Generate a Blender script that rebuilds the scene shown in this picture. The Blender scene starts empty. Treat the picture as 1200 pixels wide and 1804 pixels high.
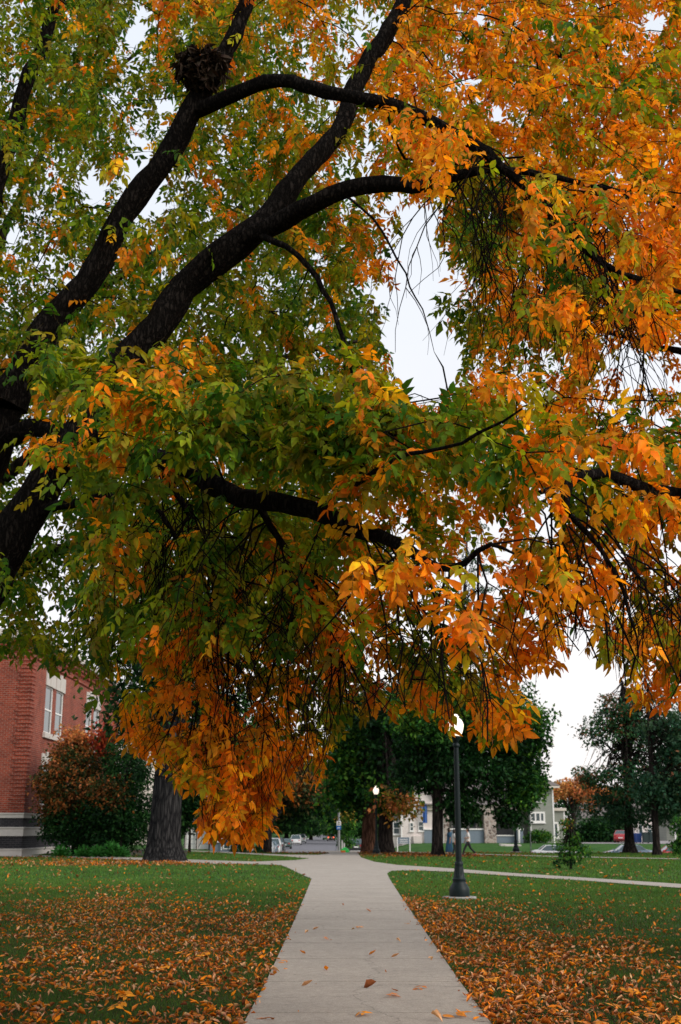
import bpy, bmesh, math, random
import numpy as np
from mathutils import Vector, Matrix
random.seed(7)
RNG = np.random.default_rng(11)
scene = bpy.context.scene
COL = scene.collection
R = math.radians

# ------------------------------------------------------------------ camera
CAM_H = 1.65; F = 2150.0; HORIZON = 1460.0
PITCH = math.atan((HORIZON - 902.0) / F)
cam_d = bpy.data.cameras.new('camera'); cam = bpy.data.objects.new('camera', cam_d); COL.objects.link(cam)
cam.location = (0, 0, CAM_H); cam.rotation_euler = (R(90) + PITCH, 0, 0)
cam_d.sensor_fit = 'VERTICAL'; cam_d.sensor_height = 36.0; cam_d.lens = F / 1804.0 * 36.0
cam_d.clip_start = 0.1; cam_d.clip_end = 3000
cam_d.dof.use_dof = True; cam_d.dof.focus_distance = 8.5; cam_d.dof.aperture_fstop = 5.0
scene.camera = cam
# ------------------------------------------------------------------ world, sun, exposure
SUN_EL, SUN_AZ = 32, 125      # azimuth: direction towards the sun, clockwise from +Y (behind, right)
world = bpy.data.worlds.new('World'); scene.world = world; world.use_nodes = True
nt = world.node_tree; nt.nodes.clear()
wo = nt.nodes.new('ShaderNodeOutputWorld'); bg = nt.nodes.new('ShaderNodeBackground')
sky = nt.nodes.new('ShaderNodeTexSky'); sky.sky_type = 'NISHITA'; sky.sun_disc = False
sky.sun_elevation = R(SUN_EL); sky.sun_rotation = R(SUN_AZ); sky.air_density = 1.0; sky.dust_density = 3.0
tc = nt.nodes.new('ShaderNodeTexCoord'); sep = nt.nodes.new('ShaderNodeSeparateXYZ')
nt.links.new(tc.outputs['Generated'], sep.inputs[0])
ramp = nt.nodes.new('ShaderNodeValToRGB'); nt.links.new(sep.outputs['Z'], ramp.inputs[0])
ramp.color_ramp.elements[0].position = 0.0; ramp.color_ramp.elements[0].color = (1.0, 0.94, 0.915, 1)
ramp.color_ramp.elements[1].position = 0.5; ramp.color_ramp.elements[1].color = (0.76, 0.80, 0.86, 1)
nz = nt.nodes.new('ShaderNodeTexNoise'); nz.inputs['Scale'].default_value = 2.5; nz.inputs['Detail'].default_value = 4
nt.links.new(tc.outputs['Generated'], nz.inputs['Vector'])
mr = nt.nodes.new('ShaderNodeMapRange'); mr.inputs['To Min'].default_value = 6.7; mr.inputs['To Max'].default_value = 8.4
nt.links.new(nz.outputs['Fac'], mr.inputs['Value'])
vm = nt.nodes.new('ShaderNodeVectorMath'); vm.operation = 'SCALE'
nt.links.new(ramp.outputs[0], vm.inputs[0]); nt.links.new(mr.outputs[0], vm.inputs['Scale'])
mx = nt.nodes.new('ShaderNodeMix'); mx.data_type = 'RGBA'; mx.inputs['Factor'].default_value = 0.88
nt.links.new(sky.outputs[0], mx.inputs['A']); nt.links.new(vm.outputs[0], mx.inputs['B'])
nt.links.new(mx.outputs['Result'], bg.inputs['Color']); bg.inputs['Strength'].default_value = 0.10
nt.links.new(bg.outputs[0], wo.inputs[0])
sd = bpy.data.lights.new('sun', 'SUN'); sd.energy = 1.5; sd.angle = R(25); sd.color = (1.0, 0.95, 0.88)
so = bpy.data.objects.new('sun', sd); COL.objects.link(so)
sdir = Vector((math.sin(R(SUN_AZ)) * math.cos(R(SUN_EL)), math.cos(R(SUN_AZ)) * math.cos(R(SUN_EL)), math.sin(R(SUN_EL))))
so.rotation_euler = sdir.to_track_quat('Z', 'Y').to_euler(); so.location = (0, 0, 60)
scene.view_settings.view_transform = 'Standard'; scene.view_settings.look = 'None'
scene.view_settings.exposure = 0.72; scene.view_settings.gamma = 1.0
scene.cycles.max_bounces = 6; scene.cycles.transparent_max_bounces = 4
scene.cycles.diffuse_bounces = 4; scene.cycles.transmission_bounces = 4; scene.cycles.glossy_bounces = 2
scene.cycles.use_denoising = True

# ------------------------------------------------------------------ picture <-> place helpers
FW = np.array([0, math.cos(PITCH), math.sin(PITCH)]); UP = np.array([0, -math.sin(PITCH), math.cos(PITCH)])
RT = np.array([1.0, 0, 0]); CAMP = np.array([0, 0, CAM_H])
def rays(px, py):
    px = np.asarray(px, float)[..., None]; py = np.asarray(py, float)[..., None]
    return RT * (px - 600) / F + UP * (902 - py) / F + FW
def at(px, py, Y):
    d = rays(px, py); return CAMP + d * (np.asarray(Y, float)[..., None] / d[..., 1:2])
def gnd(px, py, z=0.0):
    d = rays(px, py); return CAMP + d * ((z - CAM_H) / d[..., 2:3])
def proj(P):
    v = np.asarray(P, float) - CAMP; w = v @ FW
    w = np.where(np.abs(w) < 1e-4, 1e-4, w)
    return 600 + F * (v @ RT) / w, 902 - F * (v @ UP) / w
def zof(py, Y): return float(at(600.0, py, Y)[2])
def xof(px, Y): return float(at(px, HORIZON, Y)[0])
def sstep(a, b, x):
    t = np.clip((np.asarray(x, float) - a) / (b - a), 0, 1); return t * t * (3 - 2 * t)
def zt(X, Y):     # terrain height
    X = np.asarray(X, float); Y = np.asarray(Y, float)
    dep = 0.45 * sstep(-19, -15, X) + 0.75 * sstep(-14, -10.5, X)
    z = -dep * sstep(89, 98, Y)
    up = sstep(120, 136, Y) * sstep(3.4, 9, X)
    z = z * (1 - up)
    bumps = 0.02 * np.sin(X * 0.7 + 1) * np.sin(Y * 0.45) * sstep(3, 9, np.abs(X))
    return z + bumps * (Y < 88)

def vnoise(X, Y, s, seed=0):      # cheap value noise on a lattice
    X = np.asarray(X, float) / s; Y = np.asarray(Y, float) / s
    xi = np.floor(X).astype(int); yi = np.floor(Y).astype(int); fx = X - xi; fy = Y - yi
    fx = fx * fx * (3 - 2 * fx); fy = fy * fy * (3 - 2 * fy)
    def h(a, b):
        n = np.sin(a * 127.1 + b * 311.7 + seed * 74.7) * 43758.5453; return n - np.floor(n)
    return (h(xi, yi) * (1 - fx) + h(xi + 1, yi) * fx) * (1 - fy) + (h(xi, yi + 1) * (1 - fx) + h(xi + 1, yi + 1) * fx) * fy

# ------------------------------------------------------------------ object helpers
def tag(o, label=None, cat=None, group=None, kind=None):
    if label: o['label'] = label
    if cat: o['category'] = cat
    if group: o['group'] = group
    if kind: o['kind'] = kind
    return o
def thing(name, label, cat, loc=(0, 0, 0), rz=0, group=None):
    o = bpy.data.objects.new(name, None); COL.objects.link(o); o.location = loc; o.rotation_euler = (0, 0, rz)
    o.empty_display_size = 0.2
    return tag(o, label, cat, group)
def mesh_obj(name, V, faces, mat, parent=None, smooth=False, colors=None, loc=None):
    me = bpy.data.meshes.new(name)
    if isinstance(faces, tuple):        # (loop_vertex_index, loop_total)
        li, lt = faces; me.vertices.add(len(V)); me.vertices.foreach_set('co', np.ascontiguousarray(V, dtype=np.float32).ravel())
        me.loops.add(len(li)); me.loops.foreach_set('vertex_index', np.asarray(li, dtype=np.int32))
        me.polygons.add(len(lt)); ls = np.concatenate([[0], np.cumsum(lt)[:-1]]).astype(np.int32)
        me.polygons.foreach_set('loop_start', ls); me.update(calc_edges=True)
    else:
        me.from_pydata([tuple(v) for v in V], [], faces); me.update()
    if smooth: me.polygons.foreach_set('use_smooth', np.ones(len(me.polygons), dtype=bool))
    if colors is not None:
        a = me.color_attributes.new('tint', 'FLOAT_COLOR', 'POINT')
        c = np.ones((len(V), 4), dtype=np.float32); c[:, :3] = colors; a.data.foreach_set('color', c.ravel())
    me.materials.append(mat)
    o = bpy.data.objects.new(name, me); COL.objects.link(o)
    if parent is not None: o.parent = parent
    if loc is not None: o.location = loc
    return o
def copy_tree(o, parent=None):
    c = o.copy(); COL.objects.link(c); c.parent = parent
    for ch in o.children: copy_tree(ch, c)
    return c

class MB:
    def __init__(s): s.v = []; s.f = []
    def add(s, V, Fc):
        n = len(s.v); s.v += [tuple(map(float, v)) for v in V]; s.f += [tuple(i + n for i in f) for f in Fc]; return s
    def box(s, x0, x1, y0, y1, z0, z1):
        V = [(x, y, z) for x in (x0, x1) for y in (y0, y1) for z in (z0, z1)]
        return s.add(V, [(0, 1, 3, 2), (4, 6, 7, 5), (0, 4, 5, 1), (2, 3, 7, 6), (0, 2, 6, 4), (1, 5, 7, 3)])
    def quad(s, a, b, c, d): return s.add([a, b, c, d], [(0, 1, 2, 3)])
    def prism(s, poly, axis, a, b):      # poly: 2-D points in the other two axes
        def P(p, t):
            return {'x': (t, p[0], p[1]), 'y': (p[0], t, p[1]), 'z': (p[0], p[1], t)}[axis]
        n = len(poly); V = [P(p, a) for p in poly] + [P(p, b) for p in poly]
        Fc = [tuple(range(n))[::-1], tuple(range(n, 2 * n))] + [(i, (i + 1) % n, n + (i + 1) % n, n + i) for i in range(n)]
        return s.add(V, Fc)
    def tube(s, pts, rad, n=8, cap=True):
        pts = [Vector(p) for p in pts]; V = []; ref = None
        for i, p in enumerate(pts):
            t = (pts[min(i + 1, len(pts) - 1)] - pts[max(i - 1, 0)]).normalized()
            if ref is None: ref = Vector((1, 0, 0)) if abs(t.x) < 0.8 else Vector((0, 1, 0))
            u = (ref - t * ref.dot(t)).normalized(); w = t.cross(u); ref = u
            r = rad[i] if hasattr(rad, '__len__') else rad
            for k in range(n):
                a = 2 * math.pi * k / n; V.append(p + u * (r * math.cos(a)) + w * (r * math.sin(a)))
        m = len(pts); Fc = [(i * n + k, i * n + (k + 1) % n, (i + 1) * n + (k + 1) % n, (i + 1) * n + k) for i in range(m - 1) for k in range(n)]
        if cap: Fc += [tuple(range(n))[::-1], tuple(range((m - 1) * n, m * n))]
        return s.add(V, Fc)
    def lathe(s, prof, c=(0, 0, 0), n=24, axis='z', flute=None):
        V = []
        for r, z in prof:
            for k in range(n):
                a = 2 * math.pi * k / n; rr = r
                if flute and flute[0] <= z <= flute[1]: rr = r * (1 - 0.07 * (k % 2))
                if axis == 'z': V.append((c[0] + rr * math.cos(a), c[1] + rr * math.sin(a), c[2] + z))
                else: V.append((c[0] + rr * math.cos(a), c[1] + z, c[2] + rr * math.sin(a)))
        m = len(prof); Fc = [(i * n + k, i * n + (k + 1) % n, (i + 1) * n + (k + 1) % n, (i + 1) * n + k) for i in range(m - 1) for k in range(n)]
        Fc += [tuple(range(n))[::-1], tuple(range((m - 1) * n, m * n))]
        return s.add(V, Fc)
    def build(s, name, mat, parent=None, smooth=False, bevel=0):
        me = bpy.data.meshes.new(name); me.from_pydata(s.v, [], s.f)
        bm = bmesh.new(); bm.from_mesh(me); bmesh.ops.recalc_face_normals(bm, faces=bm.faces)
        if bevel: bmesh.ops.bevel(bm, geom=[e for e in bm.edges if len(e.link_faces) == 2 and e.calc_face_angle(0) > 0.5], offset=bevel, segments=2, affect='EDGES', profile=0.7)
        bm.to_mesh(me); bm.free(); me.update()
        if smooth:
            me.polygons.foreach_set('use_smooth', np.ones(len(me.polygons), dtype=bool)); me.set_sharp_from_angle(angle=R(40))
        me.materials.append(mat); o = bpy.data.objects.new(name, me); COL.objects.link(o); o.parent = parent
        return o

# ------------------------------------------------------------------ materials
def new_mat(name):
    m = bpy.data.materials.new(name); m.use_nodes = True; t = m.node_tree
    return m, t, t.nodes['Principled BSDF']
def N(t, kind, **kw):
    n = t.nodes.new(kind)
    for k, v in kw.items():
        if k in n.inputs.keys(): n.inputs[k].default_value = v
        else: setattr(n, k, v)
    return n
def rgb(c): return (c[0], c[1], c[2], 1)
def plain(name, c, rough=0.7, metal=0, nscale=6, var=0.15, bump=0.0, spec=0.4, emis=None, estr=0):
    m, t, b = new_mat(name); co = N(t, 'ShaderNodeTexCoord')
    n = N(t, 'ShaderNodeTexNoise', Scale=nscale, Detail=5.0, Roughness=0.65); t.links.new(co.outputs['Object'], n.inputs['Vector'])
    mixn = N(t, 'ShaderNodeMix', data_type='RGBA'); mixn.inputs['A'].default_value = rgb([x * (1 - var * 1.6) for x in c]); mixn.inputs['B'].default_value = rgb([min(1, x * (1 + var * 1.6)) for x in c])
    t.links.new(n.outputs['Fac'], mixn.inputs['Factor']); t.links.new(mixn.outputs['Result'], b.inputs['Base Color'])
    b.inputs['Roughness'].default_value = rough; b.inputs['Metallic'].default_value = metal; b.inputs['Specular IOR Level'].default_value = spec
    if bump:
        bp = N(t, 'ShaderNodeBump', Strength=bump, Distance=0.02); n2 = N(t, 'ShaderNodeTexNoise', Scale=nscale * 6, Detail=4.0)
        t.links.new(co.outputs['Object'], n2.inputs['Vector']); t.links.new(n2.outputs['Fac'], bp.inputs['Height']); t.links.new(bp.outputs[0], b.inputs['Normal'])
    if emis: b.inputs['Emission Color'].default_value = rgb(emis); b.inputs['Emission Strength'].default_value = estr
    return m
def leaf_mat(name, trans=0.45, rough=0.5, vein=True):
    m, t, b = new_mat(name); out = t.nodes['Material Output']
    a = N(t, 'ShaderNodeAttribute', attribute_name='tint'); co = N(t, 'ShaderNodeTexCoord')
    n = N(t, 'ShaderNodeTexNoise', Scale=28.0, Detail=3.0); t.links.new(co.outputs['Object'], n.inputs['Vector'])
    mr = N(t, 'ShaderNodeMapRange'); mr.inputs['From Min'].default_value = .3; mr.inputs['From Max'].default_value = .7; mr.inputs['To Min'].default_value = 0.72; mr.inputs['To Max'].default_value = 1.2
    t.links.new(n.outputs['Fac'], mr.inputs['Value'])
    sc = N(t, 'ShaderNodeVectorMath', operation='SCALE'); t.links.new(a.outputs['Color'], sc.inputs[0]); t.links.new(mr.outputs[0], sc.inputs['Scale'])
    t.links.new(sc.outputs[0], b.inputs['Base Color']); b.inputs['Roughness'].default_value = rough; b.inputs['Specular IOR Level'].default_value = 0.12
    tr = N(t, 'ShaderNodeBsdfTranslucent'); sc2 = N(t, 'ShaderNodeVectorMath', operation='MULTIPLY'); sc2.inputs[1].default_value = (1.25, 1.15, 0.7)
    t.links.new(sc.outputs[0], sc2.inputs[0]); t.links.new(sc2.outputs[0], tr.inputs['Color'])
    ms = N(t, 'ShaderNodeMixShader'); ms.inputs[0].default_value = trans
    t.links.new(b.outputs[0], ms.inputs[1]); t.links.new(tr.outputs[0], ms.inputs[2]); t.links.new(ms.outputs[0], out.inputs['Surface'])
    return m
def bark_mat(name, c1, c2, scale=14, stretch=0.18, strength=0.9, dist=0.03):
    m, t, b = new_mat(name); co = N(t, 'ShaderNodeTexCoord'); mp = N(t, 'ShaderNodeMapping'); mp.inputs['Scale'].default_value = (1, 1, stretch)
    t.links.new(co.outputs['Object'], mp.inputs['Vector'])
    v = N(t, 'ShaderNodeTexVoronoi', Scale=scale, feature='DISTANCE_TO_EDGE'); n = N(t, 'ShaderNodeTexNoise', Scale=scale * .6, Detail=7.0, Roughness=.7)
    ad = N(t, 'ShaderNodeVectorMath', operation='ADD'); sc = N(t, 'ShaderNodeVectorMath', operation='SCALE'); sc.inputs['Scale'].default_value = .12
    t.links.new(mp.outputs[0], n.inputs['Vector']); t.links.new(n.outputs['Color'], sc.inputs[0]); t.links.new(mp.outputs[0], ad.inputs[0]); t.links.new(sc.outputs[0], ad.inputs[1]); t.links.new(ad.outputs[0], v.inputs['Vector'])
    mr = N(t, 'ShaderNodeMapRange'); mr.inputs['From Max'].default_value = .28; t.links.new(v.outputs['Distance'], mr.inputs['Value'])
    mu = N(t, 'ShaderNodeMath', operation='MULTIPLY'); t.links.new(mr.outputs[0], mu.inputs[0]); t.links.new(n.outputs['Fac'], mu.inputs[1])
    mc = N(t, 'ShaderNodeMix', data_type='RGBA'); mc.inputs['A'].default_value = rgb(c1); mc.inputs['B'].default_value = rgb(c2)
    mr2 = N(t, 'ShaderNodeMapRange'); mr2.inputs['From Max'].default_value = .6; t.links.new(mu.outputs[0], mr2.inputs['Value'])
    t.links.new(mr2.outputs[0], mc.inputs['Factor']); t.links.new(mc.outputs['Result'], b.inputs['Base Color'])
    b.inputs['Roughness'].default_value = 1; b.inputs['Specular IOR Level'].default_value = .04
    bp = N(t, 'ShaderNodeBump', Strength=strength, Distance=dist); t.links.new(mu.outputs[0], bp.inputs['Height']); t.links.new(bp.outputs[0], b.inputs['Normal'])
    return m
M = {}
M['leaf'] = leaf_mat('ash leaves', .5); M['leaf_far'] = leaf_mat('far foliage', .3, .6)
M['litter'] = leaf_mat('fallen leaves', .12, .75); M['blade'] = leaf_mat('grass blades', .3, .6)
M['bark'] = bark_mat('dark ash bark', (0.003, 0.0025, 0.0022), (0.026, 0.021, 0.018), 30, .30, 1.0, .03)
M['twig'] = plain('twig bark', (0.007, 0.005, 0.0045), 1, 0, 20, .3, 0, .04)
M['bark_far'] = bark_mat('grey ridged bark', (0.007, 0.007, 0.008), (0.055, 0.052, 0.051), 9, .12, 1.0, .08)
M['bark_red'] = bark_mat('reddish bark', (0.03, 0.014, 0.010), (0.16, 0.08, 0.05), 9, .12, 1.0, .08)
M['bark_pine'] = bark_mat('dark bark', (0.008, 0.007, 0.007), (0.045, 0.035, 0.03), 9, .12, 1.0, .06)

# ------------------------------------------------------------------ the setting: paths and ground
P_near = [(410, 1850), (430, 1804), (460, 1752), (515, 1632), (541, 1570), (549, 1549), (530, 1541), (508, 1530), (495, 1525), (440, 1523), (380, 1522.5), (250, 1516), (120, 1511.5), (0, 1509.5), (-300, 1508),
          (-300, 1505.5), (0, 1506.5), (120, 1508), (250, 1511.5), (380, 1516.5), (450, 1518.5), (520, 1516), (545, 1513), (500, 1509), (440, 1505.5), (380, 1502.6), (330, 1499.5), (250, 1497.5), (250, 1496.5), (330, 1498.2), (380, 1500.6), (440, 1503.2), (500, 1506.2), (560, 1506.5), (577, 1504.5), (575, 1502), (560, 1500.8), (495, 1500.6), (495, 1499.3), (560, 1499.3), (657, 1499.8),
          (657, 1501), (633, 1501.5), (631, 1504), (636, 1511), (660, 1519), (700, 1524.5), (800, 1531), (900, 1538.8), (1050, 1548.5), (1200, 1558.5), (1350, 1570), (1350, 1578), (1200, 1565.5), (1050, 1554), (900, 1544), (800, 1537), (730, 1534), (690, 1535), (682, 1540), (690, 1555), (706, 1580), (745, 1637), (810, 1732), (863, 1804), (893, 1850)]
PATH_POLY = gnd(np.array([p[0] for p in P_near]), np.array([p[1] for p in P_near]))[:, :2]
FARW = gnd(np.array([655, 755, 835, 975, 1100, 1400, 1400, 1100, 975, 835, 755, 655.]), np.array([1499.9, 1502.0, 1504.8, 1508.9, 1511.4, 1517, 1518.2, 1512.6, 1510.1, 1505.9, 1503.0, 1500.9]))[:, :2]
def inpoly(X, Y, poly):
    X = np.asarray(X); Y = np.asarray(Y); c = np.zeros(X.shape, bool); n = len(poly); j = n - 1
    for i in range(n):
        xi, yi = poly[i]; xj, yj = poly[j]
        if yi != yj: c ^= ((yi > Y) != (yj > Y)) & (X < (xj - xi) * (Y - yi) / (yj - yi) + xi)
        j = i
    return c
def on_path(X, Y): return inpoly(X, Y, PATH_POLY) | inpoly(X, Y, FARW)

# lawn
gx = np.unique(np.concatenate([np.linspace(-500, -60, 23), np.linspace(-60, 60, 121), np.linspace(60, 500, 23)]))
gy = np.unique(np.concatenate([np.linspace(-60, 0, 8), np.linspace(0, 84, 60), np.linspace(84, 140, 80), np.linspace(140, 300, 33), np.linspace(300, 1500, 30)]))
GX, GY = np.meshgrid(gx, gy); GZ = zt(GX, GY); nx_, ny_ = len(gx), len(gy)
ii, jj = np.meshgrid(np.arange(nx_ - 1), np.arange(ny_ - 1)); b0 = (jj * nx_ + ii).ravel()
quads = np.stack([b0, b0 + 1, b0 + nx_ + 1, b0 + nx_], 1)
m, t, b = new_mat('lawn'); co = N(t, 'ShaderNodeTexCoord')
n1 = N(t, 'ShaderNodeTexNoise', Scale=.35, Detail=5.0, Roughness=.65); n2 = N(t, 'ShaderNodeTexNoise', Scale=9.0, Detail=6.0, Roughness=.75); n3 = N(t, 'ShaderNodeTexNoise', Scale=70.0, Detail=2.0)
for n in (n1, n2, n3): t.links.new(co.outputs['Object'], n.inputs['Vector'])
cr = N(t, 'ShaderNodeValToRGB'); t.links.new(n1.outputs['Fac'], cr.inputs[0])
cr.color_ramp.elements[0].position = .35; cr.color_ramp.elements[0].color = (.026, .085, .016, 1); cr.color_ramp.elements[1].position = .66; cr.color_ramp.elements[1].color = (.055, .125, .026, 1)
cr2 = N(t, 'ShaderNodeValToRGB'); t.links.new(n2.outputs['Fac'], cr2.inputs[0]); cr2.color_ramp.elements[0].position = .35; cr2.color_ramp.elements[0].color = (.5, .5, .5, 1); cr2.color_ramp.elements[1].position = .68; cr2.color_ramp.elements[1].color = (1.5, 1.45, 1.3, 1)
mu = N(t, 'ShaderNodeMix', data_type='RGBA', blend_type='MULTIPLY'); mu.inputs['Factor'].default_value = 1
t.links.new(cr.outputs[0], mu.inputs['A']); t.links.new(cr2.outputs[0], mu.inputs['B'])
at_ = N(t, 'ShaderNodeAttribute', attribute_name='tint'); mm = N(t, 'ShaderNodeMix', data_type='RGBA'); mm.inputs['B'].default_value = (.035, .026, .014, 1)
t.links.new(at_.outputs['Fac'], mm.inputs['Factor']); t.links.new(mu.outputs['Result'], mm.inputs['A']); t.links.new(mm.outputs['Result'], b.inputs['Base Color'])
bp = N(t, 'ShaderNodeBump', Strength=.9, Distance=.03); ad = N(t, 'ShaderNodeMath', operation='ADD'); t.links.new(n3.outputs['Fac'], ad.inputs[0]); t.links.new(n2.outputs['Fac'], ad.inputs[1]); t.links.new(ad.outputs[0], bp.inputs['Height']); t.links.new(bp.outputs[0], b.inputs['Normal'])
b.inputs['Roughness'].default_value = .95; b.inputs['Specular IOR Level'].default_value = .1
M['lawn'] = m
# how thickly fallen leaves lie at X, Y (0..1)
def litter_density(X, Y):
    px, py = proj(np.stack([X, Y, np.zeros_like(X)], -1))
    cl = vnoise(X, Y, .55, 3) * .5 + vnoise(X, Y, 1.7, 5) * .35 + vnoise(X, Y, .22, 8) * .15
    left = sstep(1545, 1600, py + 14 * np.sin(px / 90)) * (.62 + .3 * sstep(300, 500, px) * sstep(1600, 1660, py))
    left = np.where(py < 1575, left * .6, left)
    edge = (px - (600 + (py - 1431) * .70))           # distance right of the path's edge
    right = sstep(1560, 1600, py) * np.exp(-np.maximum(edge, 0) / 170.) * .95 + sstep(1585, 1700, py) * .48
    right = np.maximum(right, sstep(1660, 1800, py) * .58)
    d = np.where(px < 600, left, right) 
    d = .54 * d * sstep(.36, .64, cl + .16 * (d - .5))
    base = .02 * sstep(88, 60, Y)
    strip = .5 * np.exp(-((Y - 94) / 4.) ** 2) * (X > -17)           # leaf-covered verge before the street
    under = .45 * np.exp(-(((X - xof(770, 79)) / 5.) ** 2 + ((Y - 79) / 3.5) ** 2)) + .55 * np.exp(-(((X - xof(665, 89)) / 6.) ** 2 + ((Y - 88) / 5.) ** 2)) + .5 * np.exp(-(((X + 10.5) / 6.) ** 2 + ((Y - 62) / 4.) ** 2))
    beds = .12 * ((X < -9) & (Y > 68) & (Y < 76))
    return np.maximum.reduce([d, base, strip, under, beds])
brown = np.clip(litter_density(GX.ravel(), GY.ravel()) * 1.9 + .3 * (1 - sstep(18, 34, GY.ravel())), 0, .85)
lawn = mesh_obj('ground', np.stack([GX.ravel(), GY.ravel(), GZ.ravel()], 1), (quads.ravel(), np.full(len(quads), 4)), M['lawn'], smooth=True, colors=np.repeat(brown[:, None], 3, 1)); tag(lawn, kind='structure')

# concrete
def concrete(name, c, var=.13):
    m, t, b = new_mat(name); co = N(t, 'ShaderNodeTexCoord')
    a = N(t, 'ShaderNodeTexNoise', Scale=.8, Detail=6.0, Roughness=.7); s = N(t, 'ShaderNodeTexNoise', Scale=75.0, Detail=3.0); v = N(t, 'ShaderNodeTexNoise', Scale=9.0, Detail=7.0, Roughness=.75)
    for n in (a, s, v): t.links.new(co.outputs['Object'], n.inputs['Vector'])
    x = N(t, 'ShaderNodeMix', data_type='RGBA'); x.inputs['A'].default_value = rgb([k * (1 - var * 1.7) for k in c]); x.inputs['B'].default_value = rgb([k * (1 + var) for k in c]); t.links.new(a.outputs['Fac'], x.inputs['Factor'])
    r1 = N(t, 'ShaderNodeMapRange'); r1.inputs['From Min'].default_value = .3; r1.inputs['From Max'].default_value = .7; r1.inputs['To Min'].default_value = .74; r1.inputs['To Max'].default_value = 1.22; t.links.new(s.outputs['Fac'], r1.inputs['Value'])
    r2 = N(t, 'ShaderNodeMapRange'); r2.inputs['From Min'].default_value = .33; r2.inputs['From Max'].default_value = .6; r2.inputs['To Min'].default_value = .82; r2.inputs['To Max'].default_value = 1.05; t.links.new(v.outputs['Fac'], r2.inputs['Value'])
    mu = N(t, 'ShaderNodeMath', operation='MULTIPLY'); t.links.new(r1.outputs[0], mu.inputs[0]); t.links.new(r2.outputs[0], mu.inputs[1])
    sc = N(t, 'ShaderNodeVectorMath', operation='SCALE'); t.links.new(x.outputs['Result'], sc.inputs[0]); t.links.new(mu.outputs[0], sc.inputs['Scale']); t.links.new(sc.outputs[0], b.inputs['Base Color'])
    vc = N(t, 'ShaderNodeTexVoronoi', Scale=.45, feature='DISTANCE_TO_EDGE'); wn = N(t, 'ShaderNodeTexNoise', Scale=2.5, Detail=5.0); t.links.new(co.outputs['Object'], wn.inputs['Vector'])
    wa = N(t, 'ShaderNodeVectorMath', operation='ADD'); ws_ = N(t, 'ShaderNodeVectorMath', operation='SCALE'); ws_.inputs['Scale'].default_value = .5; t.links.new(wn.outputs['Color'], ws_.inputs[0]); t.links.new(ws_.outputs[0], wa.inputs[0]); t.links.new(co.outputs['Object'], wa.inputs[1]); t.links.new(wa.outputs[0], vc.inputs['Vector'])
    ck = N(t, 'ShaderNodeMapRange'); ck.inputs['From Max'].default_value = .006; ck.inputs['To Min'].default_value = .62; t.links.new(vc.outputs['Distance'], ck.inputs['Value'])
    mu2 = N(t, 'ShaderNodeMath', operation='MULTIPLY'); t.links.new(mu.outputs[0], mu2.inputs[0]); t.links.new(ck.outputs[0], mu2.inputs[1]); t.links.new(mu2.outputs[0], sc.inputs['Scale'])
    bp = N(t, 'ShaderNodeBump', Strength=.35, Distance=.004); t.links.new(s.outputs['Fac'], bp.inputs['Height']); t.links.new(bp.outputs[0], b.inputs['Normal'])
    b.inputs['Roughness'].default_value = .88; b.inputs['Specular IOR Level'].default_value = .2
    return m
M['path'] = concrete('path concrete', (.385, .335, .285), .2); M['joint'] = plain('joint dirt', (.06, .05, .04), .95)
M['asphalt'] = concrete('asphalt', (.16, .155, .17)); M['kerb'] = concrete('kerb concrete', (.33, .31, .29))
def clip_band(poly, y0, y1):
    def half(P, c, s):
        out = []
        for i in range(len(P)):
            a, b_ = P[i], P[(i + 1) % len(P)]; da, db = s * (a[1] - c), s * (b_[1] - c)
            if da >= 0: out.append(a)
            if (da > 0) != (db > 0) and abs(da - db) > 1e-9:
                k = da / (da - db); out.append((a[0] + (b_[0] - a[0]) * k, c))
        return out
    return half(half([tuple(p) for p in poly], y0, 1), y1, -1)
# straight near stretch as slabs with open joints, the rest as one sheet
def edge_x(Y):
    L = [(430, 1804), (460, 1752), (515, 1632), (541, 1570), (549, 1549)]; Rr = [(863, 1804), (810, 1732), (745, 1637), (706, 1580), (690, 1555)]
    out = []
    for E in (L, Rr):
        g = gnd(np.array([e[0] for e in E], float), np.array([e[1] for e in E], float)); o = np.argsort(g[:, 1]); out.append(np.interp(Y, g[o, 1], g[o, 0]))
    return out
slab = MB(); y = -8.0
joints = [-8, -5, -2.2, .2, 2.5, 4.85, 7.2, 9.55, 11.95, 14.3, 16.75, 19.1, 21.5, 23.9, 26.3, 28.7, 31.1, 33.4, 35.8]
for a, b_ in zip(joints[:-1], joints[1:]):
    la, ra = edge_x(a + .016); lb, rb = edge_x(b_ - .016)
    V = [(la, a + .016, .022), (ra, a + .016, .022), (rb, b_ - .016, .022), (lb, b_ - .016, .022)]
    slab.add(V + [(x, y_, -.05) for x, y_, z in V], [(0, 1, 2, 3), (0, 4, 5, 1), (1, 5, 6, 2), (2, 6, 7, 3), (3, 7, 4, 0)])
far_poly = clip_band(PATH_POLY, 35.814, 200)
pz = bmesh.new()
vs = [pz.verts.new((p[0], p[1], .022)) for p in far_poly]
fpoly = pz.faces.new(vs); bmesh.ops.triangulate(pz, faces=[fpoly]); bmesh.ops.recalc_face_normals(pz, faces=pz.faces)
for f in pz.faces:
    if f.normal.z < 0: f.normal_flip()
pz.verts.ensure_lookup_table(); slab.add([v.co[:] for v in pz.verts], [[v.index for v in f.verts] for f in pz.faces]) if not pz.verts.index_update() else None
pz.free()
tag(slab.build('path', M['path']), kind='structure')
jm = MB(); l, r = edge_x(10.); jm.quad((-.8, -8, .008), (1.2, -8, .008), (1.3, 35.8, .008), (-.85, 35.8, .008)); tag(jm.build('path_joint', M['joint']), kind='structure')
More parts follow.
